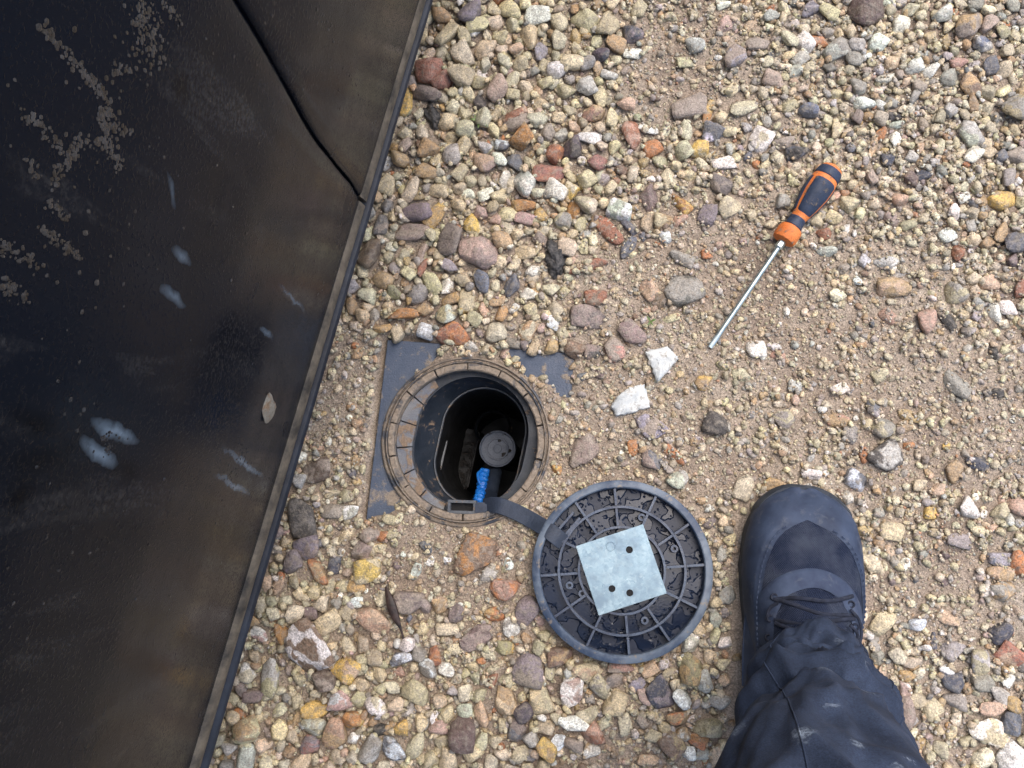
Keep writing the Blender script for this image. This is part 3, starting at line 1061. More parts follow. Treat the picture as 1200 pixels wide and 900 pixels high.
# --- the rest of the top layer, thrown in by the measured density
top = []
NT_ = 75000
P = np.stack([RNG.uniform(HX0 + .02, HX0 + 1.44, NT_), RNG.uniform(HY0 + .02, HY0 + 1.10, NT_)], 1)
pp = to_px(np.column_stack([P, np.zeros(NT_)]))
T = terrain(pp[:, 0], pp[:, 1])
sizes = np.exp(RNG.normal(0, 1, NT_) * T[:, 2]) * T[:, 1]
patch = 0.5 * hash2(np.floor(P[:, 0] / .012), np.floor(P[:, 1] / .012), 31) + 0.5 * np.clip((fbm(P[:, 0] * 28, P[:, 1] * 28, 32, 3) - .5) * 2.2 + .5, 0, 1)
for stage in range(3):
    lo, hi, tol = ((1.0, 2.2, .94), (.72, 1.0, .9), (.35, .72, .86))[stage]
    for k in range(NT_):
        cov, size, spread, sand = T[k]
        f = sizes[k] / size
        if not (lo <= f < hi): continue
        if pp[k, 0] < 160 or patch[k] > (cov if cov > .9 else cov * .92) + (.0 if stage < 2 else .03): continue
        inside = -60 < pp[k, 0] < 1260 and -60 < pp[k, 1] < 960
        r = 0.5 * MPP * min(sizes[k], 27)
        x, y = P[k]
        if not inside and RNG.random() < .35: continue
        if blocked(x, y, r * .8) or not occ_free(x, y, r, tol): continue
        el = RNG.uniform(0.62, 1.0); th = RNG.uniform(0.6, 0.9); an = RNG.uniform(0, 6.28)
        a, b = r * 1.12 / math.sqrt(el), r * 1.12 * math.sqrt(el)
        c = b * th
        z = rest(x, y, a, b, c, an, 0.35 + .62 * sand, mode=50)
        if z is None: continue
        z = min(z, 0.014)
        occ_add(x, y, r)
        top.append((x, y, z, a, b, c, an, pp[k, 0], sand, 1))

N4 = 45000
P4 = np.stack([RNG.uniform(HX0 + .02, HX0 + 1.44, N4), RNG.uniform(HY0 + .02, HY0 + 1.10, N4)], 1)
pp4 = to_px(np.column_stack([P4, np.zeros(N4)])); T4 = terrain(pp4[:, 0], pp4[:, 1])
for k in range(N4):
    cov, size, spread, sand = T4[k]
    if pp4[k, 0] < 200 or (sand > .6 and RNG.random() < .5) or not (-40 < pp4[k, 0] < 1240 and -40 < pp4[k, 1] < 940) or RNG.random() > cov ** 1.5: continue
    r = 0.5 * MPP * RNG.uniform(5.0, 9.5)
    x, y = P4[k]
    if blocked(x, y, r * .8) or not occ_free(x, y, r, .80): continue
    el = RNG.uniform(0.62, 1.0); an = RNG.uniform(0, 6.28)
    a, b = r * 1.12 / math.sqrt(el), r * 1.12 * math.sqrt(el); c = b * RNG.uniform(0.6, 0.9)
    z = rest(x, y, a, b, c, an, 0.25, mode=50)
    if z is None: continue
    occ_add(x, y, r); top.append((x, y, min(z, .012), a, b, c, an, pp4[k, 0], sand, 1))
print('listed', len(listed), 'of them parts', n_part, 'under', len(under), 'top', len(top))

def region_cols(pxx, sand):
    pxx, sand = np.asarray(pxx), np.asarray(sand)
    wr = np.clip((pxx - 700) / 250, 0, 1)[:, None]
    Wt = (PW_L / PW_L.sum()) * (1 - wr) + (PW_R / PW_R.sum()) * wr
    ws = (np.clip(sand, 0, 1) * .7)[:, None]
    Wt = Wt * (1 - ws) + ws * PW_S / PW_S.sum()
    cum = Wt.cumsum(1)
    pick = (RNG.random(len(pxx))[:, None] * cum[:, -1:] > cum).sum(1)
    colr = PCOL[np.clip(pick, 0, len(PCOL) - 1)] * ALB
    return colr * np.exp(RNG.normal(0, .13, (len(pxx), 1))) * np.exp(RNG.normal(0, .035, (len(pxx), 3)))

def field_pos(x, y): return x, y

# --- the largest of the thrown stones near the picture centre become single pebbles under the ground
budget = max(0, 296 - n_part)
arr = np.array(top)
q = to_px(arr[:, :3])
vis = (q[:, 0] > 300) & (q[:, 0] < 1195) & (q[:, 1] > 5) & (q[:, 1] < 895) & ~((q[:, 0] > 840) & (q[:, 1] > 560) & (q[:, 0] < 1090))
edge = 497 - 265 * q[:, 1] / 900
vis &= q[:, 0] > edge + 25
order = np.argsort(-(arr[:, 3] * arr[:, 4]) * vis)
chosen = set(order[:budget].tolist())
share = [np_mesh('pebble', stone_shape(700 + k, 2, 0.4 + .045 * k), ICO[2][1], M['stone']) for k in range(14)]
cc = region_cols(arr[:, 7], arr[:, 8])
for j, k in enumerate(sorted(chosen)):
    x, y, z, a, b, c, an = arr[k, :7]
    stone_object('pebble', 0, 2, (x, y, z), (a, b, c), an, RNG.uniform(-.2, .2, 2), cc[k], None, ground, share[j % 14])

# --- everything else of the gravel: one mesh
chunksV, chunksF, chunksC, nv = [], [], [], 0
def emit(arr, pool, faces, colr, tilt=.25):
    global nv
    n_ = len(arr)
    if n_ == 0: return
    R = rot_mats(arr[:, 6], RNG.uniform(-tilt, tilt, n_), RNG.uniform(-tilt, tilt, n_))
    idx = RNG.integers(0, len(pool), n_)
    Vp = np.stack(pool)[idx] * arr[:, None, 3:6]
    Vw = np.einsum('nij,nkj->nki', R, Vp) + arr[:, None, :3]
    k = Vp.shape[1]
    Fs = faces[None] + (np.arange(n_) * k)[:, None, None] + nv
    chunksV.append(Vw.reshape(-1, 3)); chunksF.append(Fs.reshape(-1, 3)); chunksC.append(np.repeat(colr, k, 0))
    nv += n_ * k

ua = np.array(under)
emit(ua, POOL2, ICO[2][1], region_cols(ua[:, 7], ua[:, 8]) * .93)
keep = np.array([k for k in range(len(arr)) if k not in chosen])
POOL3 = [stone_shape(900 + k, 3, RNG.uniform(0.4, 1.0)) for k in range(40)]
bigk = arr[keep, 3] * arr[keep, 4] > (MPP * 7) ** 2
emit(arr[keep][bigk], POOL3, ICO[3][1], cc[keep][bigk])
emit(arr[keep][~bigk], POOL2, ICO[2][1], cc[keep][~bigk])

def grit(N, smin, smax, pw, pool, faces, sandw, gap, tint=1.0, bed=.25):
    P = np.stack([RNG.uniform(HX0 + .03, HX0 + 1.43, N), RNG.uniform(HY0 + .03, HY0 + 1.09, N)], 1)
    q = to_px(np.column_stack([P, np.zeros(N)]))
    T = terrain(q[:, 0], q[:, 1])
    i = ((P[:, 0] - HX0) / HS).astype(int); j = ((P[:, 1] - HY0) / HS).astype(int)
    inside = (q[:, 0] > 190) & (q[:, 0] < 1270) & (q[:, 1] > -70) & (q[:, 1] < 970)
    edge_ = 497 - 265 * q[:, 1] / 900
    ok = inside & (q[:, 0] > edge_ - 60) & ~BLOCK[j, i] & ~LIDB[j, i] & ~SHB[j, i] & (HMAP[j, i] - HG[j, i] < gap) & (RNG.random(N) < (1 - sandw) + sandw * T[:, 3])
    P, q, T, i, j = P[ok], q[ok], T[ok], i[ok], j[ok]
    n_ = len(P)
    s = (smin + (smax - smin) * RNG.random(n_) ** pw) * MPP * .5
    a = s * RNG.uniform(1.0, 1.35, n_); b = s * RNG.uniform(.75, 1.05, n_); c = s * RNG.uniform(.55, .9, n_)
    A = np.stack([P[:, 0], P[:, 1], HMAP[j, i] + c * RNG.uniform(.0, .6, n_), a, b, c, RNG.uniform(0, 6.28, n_)], 1)
    gc = region_cols(q[:, 0], np.maximum(T[:, 3], .5)) * tint
    emit(A, pool, faces, gc * (1 - bed) + bed * lin((170, 155, 137)), .5)
    return n_
g1 = grit(26000, 3.6, 9.5, 1.8, POOL2, ICO[2][1], .55, .0046)
g2 = grit(95000, 1.7, 4.2, 1.3, POOL0, ICO[1][1], .30, .0052, .97, .32)
# the gravel goes on beyond the picture
gx_, gy_ = np.meshgrid(np.arange(-.75, 1.75, .0155), np.arange(-1.35, 1.75, .0155))
O = np.stack([gx_.ravel(), gy_.ravel()], 1) + RNG.uniform(-.0075, .0075, (gx_.size, 2))
O = O[~((O[:, 0] > HX0 + .03) & (O[:, 0] < HX0 + 1.43) & (O[:, 1] > HY0 + .03) & (O[:, 1] < HY0 + 1.09))]
oq = to_px(np.column_stack([O, np.zeros(len(O))]))
far_ = (fbm(O[:, 0] * 6, O[:, 1] * 6, 44, 3) < .62) & (O[:, 0] > -.62 + .3 * (O[:, 1] - .1))
O = O[far_]; rr_ = RNG.uniform(.0045, .0088, len(O))
OA = np.stack([O[:, 0], O[:, 1], ground_z(O[:, 0], O[:, 1]) + rr_ * .2, rr_ * RNG.uniform(1, 1.3, len(O)), rr_ * RNG.uniform(.75, 1, len(O)), rr_ * .7, RNG.uniform(0, 6.28, len(O))], 1)
emit(OA, POOL1, ICO[1][1], region_cols(np.full(len(O), 900.0), np.full(len(O), .3)))
print('grit', g1, g2, 'triangles', sum(len(f) for f in chunksF))
gm = np_mesh('gravel', np.concatenate(chunksV), np.concatenate(chunksF), M['gravel'], np.concatenate(chunksC))
gravel = link(bpy.data.objects.new('gravel', gm))
tag(gravel, 'small cream, grey and tan gravel and grit covering the soil', 'gravel', None, 'stuff')

# ------------------------------------------------------------------ the car: black door, rear wing, sill
ZE = 0.20
E0, E1 = at(495, 0, ZE), at(226, 900, ZE)
CU = (E1 - E0); CU[2] = 0; CU /= np.linalg.norm(CU)         # along the car, towards the picture's bottom
CN = np.array([-CU[1], CU[0], 0.0])
if CN @ (CAMP - E0) < 0: CN = -CN                            # outwards, towards the gravel
PZ = np.array([0.0, .004, .012, .03, .08, .16, .26, .38, .52, .66, .76])
PO = np.array([-.003, .0, .0015, .004, .012, .026, .040, .050, .052, .044, .030])
def prof(z): return np.interp(z - ZE, PZ, PO)
def car_pt(s, z, o=0.0): return E0 + CU * s + CN * (prof(z) + o) + np.array([0, 0, z - ZE])
def car_hit(x, y):
    d = ray(x, y)
    lo, hi = 0.0, 1.2
    f = lambda t_: ((CAMP + d * t_ - E0) @ CN) - prof((CAMP + d * t_)[2])
    for _ in range(50):
        mid = (lo + hi) / 2
        if f(mid) > 0: lo = mid
        else: hi = mid
    Pq = CAMP + d * lo
    return float((Pq - E0) @ CU), float(Pq[2])

# black paint, wet and dirty
CARL = E0 - CN * 0.8 + CU * 0.4 + np.array([0, 0, -ZE])
t = NT('wet_black_car_paint')
geo = t.tc.outputs['Object']
film = t.noise(7, 4, 0.6, geo, 0.8)
_wv = t.n('ShaderNodeTexNoise'); _wv.inputs['Scale'].default_value = 55; _wv.inputs['Detail'].default_value = 3
t.l(geo, _wv.inputs['Vector'])
_w2 = t.n('ShaderNodeVectorMath'); _w2.operation = 'MULTIPLY_ADD'; _w2.inputs[1].default_value = (.009,) * 3; _w2.inputs[2].default_value = (-.0045,) * 3
t.l(_wv.outputs['Color'], _w2.inputs[0])
_va = t.n('ShaderNodeVectorMath'); _va.operation = 'ADD'; t.l(geo, _va.inputs[0]); t.l(_w2.outputs[0], _va.inputs[1])
_grain = t.ramp(t.noise(240, 3, .7, geo), [(0.25, .55), (0.5, 1.0)])
c = t.ramp(film, [(0.35, (.0042, .0074, .0150)), (0.55, (.0058, .0082, .0142)), (0.75, (.0085, .0096, .0125))])
# dust dragged down by rain and streak reflections painted in, stretched along the height
mp = t.n('ShaderNodeMapping'); mp.inputs['Scale'].default_value = (34, 34, 7)
t.l(geo, mp.inputs['Vector'])
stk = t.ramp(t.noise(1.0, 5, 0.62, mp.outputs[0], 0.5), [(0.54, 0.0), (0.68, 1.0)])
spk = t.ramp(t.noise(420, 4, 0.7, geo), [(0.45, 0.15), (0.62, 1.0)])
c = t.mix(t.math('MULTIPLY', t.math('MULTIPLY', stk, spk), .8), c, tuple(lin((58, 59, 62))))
# pale sky reflections painted into the base colour, and dark wet dashes
def glint_or_dash(cen, size, axis, colr, amt, c):
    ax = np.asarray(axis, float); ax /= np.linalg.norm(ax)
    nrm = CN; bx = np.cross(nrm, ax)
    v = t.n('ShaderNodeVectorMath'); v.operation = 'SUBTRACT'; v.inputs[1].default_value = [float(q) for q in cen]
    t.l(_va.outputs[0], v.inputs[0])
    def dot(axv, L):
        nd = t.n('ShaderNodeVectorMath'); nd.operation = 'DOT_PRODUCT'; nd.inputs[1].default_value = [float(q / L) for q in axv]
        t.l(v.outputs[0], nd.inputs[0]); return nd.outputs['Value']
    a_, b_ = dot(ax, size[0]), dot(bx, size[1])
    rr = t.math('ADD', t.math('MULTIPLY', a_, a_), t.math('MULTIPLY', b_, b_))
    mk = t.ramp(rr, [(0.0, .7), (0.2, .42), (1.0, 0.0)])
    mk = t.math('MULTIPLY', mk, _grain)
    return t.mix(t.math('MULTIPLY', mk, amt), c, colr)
def glint_or_dash_px(p0, p1, wid, colr, amt, c):
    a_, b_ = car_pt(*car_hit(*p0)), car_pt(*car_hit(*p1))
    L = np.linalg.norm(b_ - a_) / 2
    return glint_or_dash((a_ + b_) / 2 - CARL, (L * 1.15, wid), b_ - a_, colr, amt, c)
SKY_GLINT = tuple(lin((148, 172, 196)))  # bluish white of the painted sky reflections
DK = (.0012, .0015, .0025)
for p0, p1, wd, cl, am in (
        ((108, 494), (160, 516), .0042, SKY_GLINT, .75), ((96, 518), (136, 546), .0040, SKY_GLINT, .72), ((263, 526), (308, 559), .0030, SKY_GLINT, .6), ((253, 557), (292, 579), .0028, SKY_GLINT, .55),
        ((203, 286), (224, 306), .0030, SKY_GLINT, .45), ((190, 337), (216, 362), .0034, SKY_GLINT, .45), ((196, 205), (204, 245), .0022, SKY_GLINT, .28), ((328, 335), (358, 365), .0024, SKY_GLINT, .35), ((304, 384), (320, 396), .0024, SKY_GLINT, .45),
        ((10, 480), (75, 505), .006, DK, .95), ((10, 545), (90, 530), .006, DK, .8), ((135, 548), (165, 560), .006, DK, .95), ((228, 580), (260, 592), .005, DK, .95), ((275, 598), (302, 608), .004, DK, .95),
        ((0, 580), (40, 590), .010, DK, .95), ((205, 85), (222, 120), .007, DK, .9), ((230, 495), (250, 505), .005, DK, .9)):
    c = glint_or_dash_px(p0, p1, wd, cl, am, c)
nb = t.bump(t.noise(30, 3, .5, geo), .06, .002)
nb = t.bump(t.ramp(t.noise(520, 2, .5, geo), [(0.56, 0.0), (0.66, 1.0)]), .25, .0006, nb)
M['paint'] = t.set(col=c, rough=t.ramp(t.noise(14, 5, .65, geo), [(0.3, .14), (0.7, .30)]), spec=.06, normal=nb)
t = NT('dirty_hem'); M['hem'] = t.set(col=t.mix(t.ramp(t.noise(60, 6, .7), [(0.35, 0.0), (0.65, 1.0)]), tuple(lin((46, 45, 44))), tuple(lin((112, 104, 92)))), rough=.55, normal=t.bump(t.noise(400, 4), .3, .0006))
t = NT('wet_sill_plastic'); M['sill'] = t.set(col=t.mix(t.ramp(t.noise(50, 5, .65), [(0.4, 0.0), (0.7, 1.0)]), tuple(lin((16, 23, 36))), tuple(lin((34, 42, 56)))), rough=.6, normal=t.bump(t.noise(350, 4), .2, .0006))
t = NT('black_cavity'); M['cavity'] = t.set(col=(.006, .006, .007), rough=.9)
t = NT('tyre_rubber'); M['tyre'] = t.set(col=(.02, .02, .021), rough=.8, normal=t.bump(t.noise(200, 3), .2, .001))

car = empty('car', CARL)
tag(car, 'wet dirty black car side with door edge and sill, filling the left', 'car')
def cv(P_): return np.asarray(P_) - CARL

gap_px = [(280, 0), (302, 36), (322, 72), (340, 105), (356, 136), (374, 166), (396, 194), (413, 214), (422, 230), (424, 246), (421, 276)]
gsz = sorted([car_hit(*p) for p in gap_px], key=lambda q_: q_[1])
gz = np.array([q_[1] for q_ in gsz]); gs = np.array([q_[0] for q_ in gsz])
slope = (gs[-1] - gs[-3]) / (gz[-1] - gz[-3])
def gap_s(z):
    if z > gz[-1]: return gs[-1] + slope * (z - gz[-1]) * max(0.2, 1 - (z - gz[-1]) * 3)
    return float(np.interp(z, gz, gs))
zrows = np.concatenate([[0, .003, .007, .012, .02], np.linspace(.03, .76, 50)]) + ZE
S0, S1 = -1.25, 1.75
def panel(name, side):
    rings = []
    for z in zrows:
        g_ = gap_s(z)
        row = []
        if side > 0:      # door: from the gap towards the bottom of the picture
            cols = [(g_ + .0011, -.010), (g_ + .0011, -.0025), (g_ + .0017, -.0010), (g_ + .0042, 0.0)] + [(q_, 0.0) for q_ in np.linspace(g_ + .015, S1, 70)]
        else:
            cols = [(q_, 0.0) for q_ in np.linspace(S0, g_ - .015, 50)] + [(g_ - .0042, 0.0), (g_ - .0017, -.0010), (g_ - .0011, -.0025), (g_ - .0011, -.010)]
        for s_, o_ in cols: row.append(cv(car_pt(s_, z, o_)))
        rings.append(row)
    # turn the bottom edge under, and the top edge inwards
    bot = [p - CN * .030 + np.array([0, 0, -.0005]) for p in rings[0]]
    topr = [p - CN * .26 + np.array([0, 0, .01]) for p in rings[-1]]
    vs, fs = loft([bot] + rings + [topr], closed=False)
    o = mesh_obj(name, vs, fs, M['paint'], car)
    return sharp(o, 60)
# object coordinates of the paint are relative to the car empty: shift handled by placing meshes at world coordinates
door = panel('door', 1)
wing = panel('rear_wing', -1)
# dirty folded hem along the door's lower edge, and the sill under it
def strip(name, pr, mat, parent, s0=S0, s1=S1, n_=160, wob=.0006):
    rings = []
    for s_ in np.linspace(s0, s1, n_):
        k_ = wob * (fbm(np.array([s_ * 14]), np.array([3.0]), 8)[0] - .5)
        w_ = float(np.interp(s_, [0.0, np.linalg.norm(E1 - E0)], [.5, 1.0]))
        rings.append([cv(E0 + CU * s_ + CN * ((o_ * w_ if o_ > 0 else o_) + k_) + np.array([0, 0, z_ - ZE])) for o_, z_ in pr])
    vs, fs = loft(rings, True, True)
    return sharp(mesh_obj(name, vs, fs, mat, parent), 40)
gj = gap_s(ZE)
for s0_, s1_, par in ((S0, gj - .0018, wing), (gj + .0018, S1, door)):
    hm_ = strip('hem', [(.0013, ZE + .011), (.0034, ZE + .0085), (.0050, ZE + .0035), (.0052, ZE), (.0040, ZE - .0025), (-.004, ZE - .003), (-.004, ZE + .007)], M['hem'], car, s0_, s1_)
    hm_.parent = par
sill = strip('sill', [(-.02, ZE - .006), (.0048, ZE - .012), (.0060, ZE - .0135), (.0064, ZE - .016), (-.003, ZE - .030), (-.016, ZE - .055), (-.04, ZE - .072), (-.08, ZE - .075), (-.08, ZE - .006)], M['sill'], car)
mb = MB()
box_mb(mb, cv(E0 + CU * .25 - CN * .80 + np.array([0, 0, .02])), CU, CN, (0, 0, 1), 1.49, .715, .055)
mb.build('underbody', M['cavity'], car, bevel=.01)
mb = MB()
box_mb(mb, cv(E0 + CU * .25 - CN * .045 + np.array([0, 0, .38])), CU, CN, (0, 0, 1), 1.48, .012, .36)
mb.build('inner_panel', M['cavity'], car)
for s_ in (-.62, 1.95):
    for o_ in (-.15, -1.45):
        vs, fs = lathe([(.19, -.09), (.28, -.10), (.305, -.085), (.312, -.05), (.312, .05), (.305, .085), (.28, .10), (.19, .09)], 40)
        R3 = np.stack([CU, np.array([0, 0, 1.0]), np.cross(CU, [0, 0, 1.0])], 1)
        vs = [cv(E0 + CU * s_ + CN * o_ + np.array([0, 0, .312 - ZE])) + R3 @ np.array(v) for v in vs]
        mb = MB().add(vs, fs)
        wh = mb.build('wheel', M['tyre'], car)
# rain beads in runs on the panel
beads = MB()
g = np.random.default_rng(5)
v1, f1 = ICO[1]
def bead(x, y, r):
    s_, z_ = car_hit(x, y)
    if z_ < ZE + .012 or abs(s_ - gap_s(z_)) < .006: return
    Pq = cv(car_pt(s_, z_, .0001))
    e = np.array([CU, CN, [0, 0, 1.0]])
    k_ = np.array([r * g.uniform(.8, 1.3), r * .22, r * g.uniform(.9, 1.6)])
    beads.add(Pq + (v1 * k_) @ e, f1)
runs = [((170, 0), (172, 30), 20, 60), ((165, 25), (182, 75), 22, 110), ((52, 35), (95, 80), 9, 55), ((95, 80), (128, 118), 8, 60), ((130, 85), (150, 80), 14, 30), ((128, 118), (120, 165), 10, 60), ((120, 130), (148, 160), 10, 60), ((85, 170), (120, 165), 10, 50), ((125, 170), (140, 195), 10, 50), ((62, 215), (78, 190), 8, 30), ((78, 190), (90, 180), 8, 30), ((30, 135), (75, 175), 9, 60), ((45, 265), (92, 302), 8, 70), ((58, 238), (78, 255), 8, 30), ((0, 285), (40, 310), 14, 50), ((0, 330), (28, 350), 10, 45), ((195, 0), (210, 30), 8, 30), ((375, 10), (392, 50), 6, 20), ((405, 80), (435, 135), 5, 22), ((290, 520), (270, 560), 16, 60), ((125, 505), (128, 540), 14, 30), ((30, 180), (45, 210), 8, 18)]
for a_, b_, sp_, n_ in runs:
    for _ in range(n_):
        q_ = g.random()
        bead(a_[0] + (b_[0] - a_[0]) * q_ + g.normal() * sp_ * .45, a_[1] + (b_[1] - a_[1]) * q_ + g.normal() * sp_ * .45, abs(g.normal(.00045, .00022)) + .00018)
for _ in range(260):
    bead(g.uniform(0, 430), g.uniform(0, 880), abs(g.normal(.0005, .0002)) + .0002)
t = NT('dusty_rain_beads'); M['bead'] = t.set(col=t.ramp(t.noise(260, 3), [(0.35, lin((12, 14, 18))), (0.8, lin((70, 73, 78)))]), rough=.2, spec=.6)
wb = beads.build('rain_beads', M['bead'], car)
wb['kind'] = 'stuff'
# dried mud splash near the sill
Pm = cv(car_pt(*car_hit(312, 479), .0008))
sh = stone_shape(91, 3, .3)
e = np.array([CU * .35 - np.array([0, 0, .94]), CN, CU * .94 + np.array([0, 0, .35])])
mb = MB().add(Pm + (sh * np.array([.0125, .0022, .0075])) @ e, ICO[3][1])
M['mudsplash'] = plastic('dried_mud', (120, 116, 108), (150, 146, 136), (.6, .8), .3, 200, .8)
mb.build('mud_splash', M['mudsplash'], car)

# ------------------------------------------------------------------ the chamber in the ground
ch = empty('water_chamber', RC)
tag(ch, 'open round plastic water chamber with square slate-grey frame set in gravel', 'chamber')
def rel(P_): return np.asarray(P_) - RC
# square frame plate with a round hole
p00, p10, p01 = at(454, 398, 0), at(674, 414, 0), at(428, 616, 0)
p11 = p10 + p01 - p00
NS = 64
ring_in = [rel(RC) + np.array([math.cos(a_) * (RING + .001), math.sin(a_) * (RING + .001), 0.0]) for a_ in np.linspace(0, 2 * math.pi, NS, endpoint=False)]
def square_edge(a_):
    d_ = np.array([math.cos(a_), math.sin(a_)]); best = None
    cs = [rel(p)[:2] for p in (p00, p10, p11, p01)]
    for k in range(4):
        A, B = cs[k], cs[(k + 1) % 4]
        Mx = np.array([d_, -(B - A)]).T
        try: tt, uu = np.linalg.solve(Mx, A)
        except np.linalg.LinAlgError: continue
        if tt > 0 and -1e-6 <= uu <= 1 + 1e-6 and (best is None or tt < best): best = tt
    return best
angs = np.linspace(0, 2 * math.pi, NS, endpoint=False)
corner = [math.atan2(*(rel(p)[:2][::-1])) % (2 * math.pi) for p in (p00, p10, p11, p01)]
for cn_ in corner: angs[np.argmin(np.abs(angs - cn_))] = cn_
rings = []
for zz, kk in ((-.02, 1), (-.0008, 1), (.0, .993)):
    rings.append([(math.cos(a_) * square_edge(a_) * kk, math.sin(a_) * square_edge(a_) * kk, zz) for a_ in angs])
for rr, zz in ((RING + .004, .0), (RING + .001, -.0005), (RING + .001, -.02)):
    rings.append([(math.cos(a_) * min(rr, square_edge(a_)), math.sin(a_) * min(rr, square_edge(a_)), zz) for a_ in angs])
vs, fs = loft(rings)
sharp(mesh_obj('frame_plate', vs, fs, M['frame'], ch), 40)
# double lip and the flange of separate segments
vs, fs = lathe([(.0845, -.010), (.0845, .0030), (.0836, .0042), (.0824, .0044), (.0816, .0032), (.0812, .0006), (.0804, .0006), (.0800, .0036), (.0793, .0046), (.0786, .0044), (.0782, .0020), (.0782, -.006), (.0715, -.006), (.0715, -.014), (.075, -.016)], 128)
sharp(mesh_obj('outer_lip', vs, fs, M['ring'], ch), 50)
seg = 14
for k in range(seg):
    a0 = 2 * math.pi * k / seg + .21; a1 = a0 + 2 * math.pi / seg - random.uniform(.016, .034)
    dz = random.uniform(-.0009, .0006); dr = random.uniform(-.0007, .0007)
    vs, fs = lathe([(.0780, -.0055), (.0780, .0026 + dz), (.0772, .0034 + dz), (.0728 + dr, .0034 + dz), (.0716 + dr, .0022 + dz), (.0716 + dr, -.0055)], 10, a0, a1, True)
    vs = [(v[0], v[1], v[2] + (.0005 * math.sin(v[0] * 700 + k) * math.cos(v[1] * 640) if v[2] > 0 else 0)) for v in vs]
    mesh_obj('rim_segment', vs, fs, M['segment'], ch, False)
# ledge inside, cut by the oval throat
TILT = math.radians(-12)
def stadium(cpx, z, hw, hh, n_=72):
    c_ = rel(at(cpx[0], cpx[1], z)); out = []
    ct, st = math.cos(TILT), math.sin(TILT)
    for k in range(n_):
        a_ = 2 * math.pi * k / n_
        u, v = hw * math.cos(a_), hw * math.sin(a_)
        v += (hh - hw) * (1 if v > 1e-9 else -1 if v < -1e-9 else 0)
        out.append(np.array([c_[0] + u * ct - v * st, c_[1] + u * st + v * ct, z]))
    return out
st_top = stadium((552, 517), -.012, .0560, .0655)
circ = []
for p in st_top:
    d_ = p[:2] / np.linalg.norm(p[:2]); circ.append(np.array([d_[0] * .0716, d_[1] * .0716, -.012]))
vs, fs = loft([circ, st_top])
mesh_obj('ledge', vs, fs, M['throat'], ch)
# raised blocks on the ledge's wide side
def stad_r(a_):
    best = .066
    d_ = np.array([math.cos(a_), math.sin(a_)])
    for p, q_ in zip(st_top, st_top[1:] + st_top[:1]):
        Mx = np.array([d_, -(q_ - p)[:2]]).T
        if abs(np.linalg.det(Mx)) < 1e-12: continue
        tt, uu = np.linalg.solve(Mx, p[:2])
        if tt > 0 and 0 <= uu <= 1: best = tt
    return best
for k in range(6):
    a0 = math.radians(118 + k * 22.4); a1 = a0 + math.radians(21.2)
    rings = []
    for a_ in np.linspace(a0, a1, 8):
        ri, ro = stad_r(a_) + .0016, .0710
        if ro - ri < .003: ri = ro - .003
        rings.append([(r_ * math.cos(a_), r_ * math.sin(a_), z_) for r_, z_ in ((ri, -.0125), (ri, -.0085), (ri + .001, -.0078), (ro, -.0070), (ro, -.0125))])
    vs, fs = loft(rings, True, True)
    mesh_obj('ledge_block', vs, fs, M['ledge'], ch, False)
# throat wall down to the oval tube
st_rim = stadium((563, 523), -.048, .0450, .0625)
st_rim2 = [p + np.array([0, 0, .0]) for p in stadium((563, 523), -.047, .0418, .0583)]
st_mid = stadium((556, 519), -.032, .0520, .0648)
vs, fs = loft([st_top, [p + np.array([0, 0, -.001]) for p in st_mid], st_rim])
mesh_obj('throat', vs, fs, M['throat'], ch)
lipv = loft([st_rim, [p + np.array([0, 0, .0022]) for p in stadium((563, 523), -.048, .0447, .0622)], [p + np.array([0, 0, .0022]) for p in stadium((563, 523), -.048, .0435, .0610)], stadium((563, 523), -.050, .0430, .0605)])
sharp(mesh_obj('oval_lip', lipv[0], lipv[1], M['lip'], ch), 40)
base_c = (563, 523)
tubes = []
for z_, k_ in ((-.0495, 1.0), (-.12, .97), (-.20, .95), (-.30, .93)):
    c0 = rel(at(base_c[0], base_c[1], -.048))
    r_ = stadium(base_c, -.048, .0431 * k_, .0606 * k_)
    tubes.append([np.array([p[0], p[1], z_]) for p in r_])
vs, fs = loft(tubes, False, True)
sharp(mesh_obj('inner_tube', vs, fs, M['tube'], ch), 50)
def pz(x, y, z): return rel(at(x, y, z))
# pale rib in place of the slot highlight on the tube's left wall
mb = MB()
a_, b_ = pz(523, 517, -.085), pz(515, 552, -.075)
vs, fs = tube(spline([a_, (a_ + b_) / 2, b_], 8), .0016, 8)
MB().add(vs, fs).build('slot_highlight', M['lip'], ch)
# mud caked post beside the valve
mb = MB()
box_mb(mb, pz(552, 540, -.245), (math.cos(TILT), math.sin(TILT), 0), (-math.sin(TILT), math.cos(TILT), 0), (0, 0, 1), .0105, .036, .05)
mb.build('guide_post', M['post'], ch, bevel=.002)
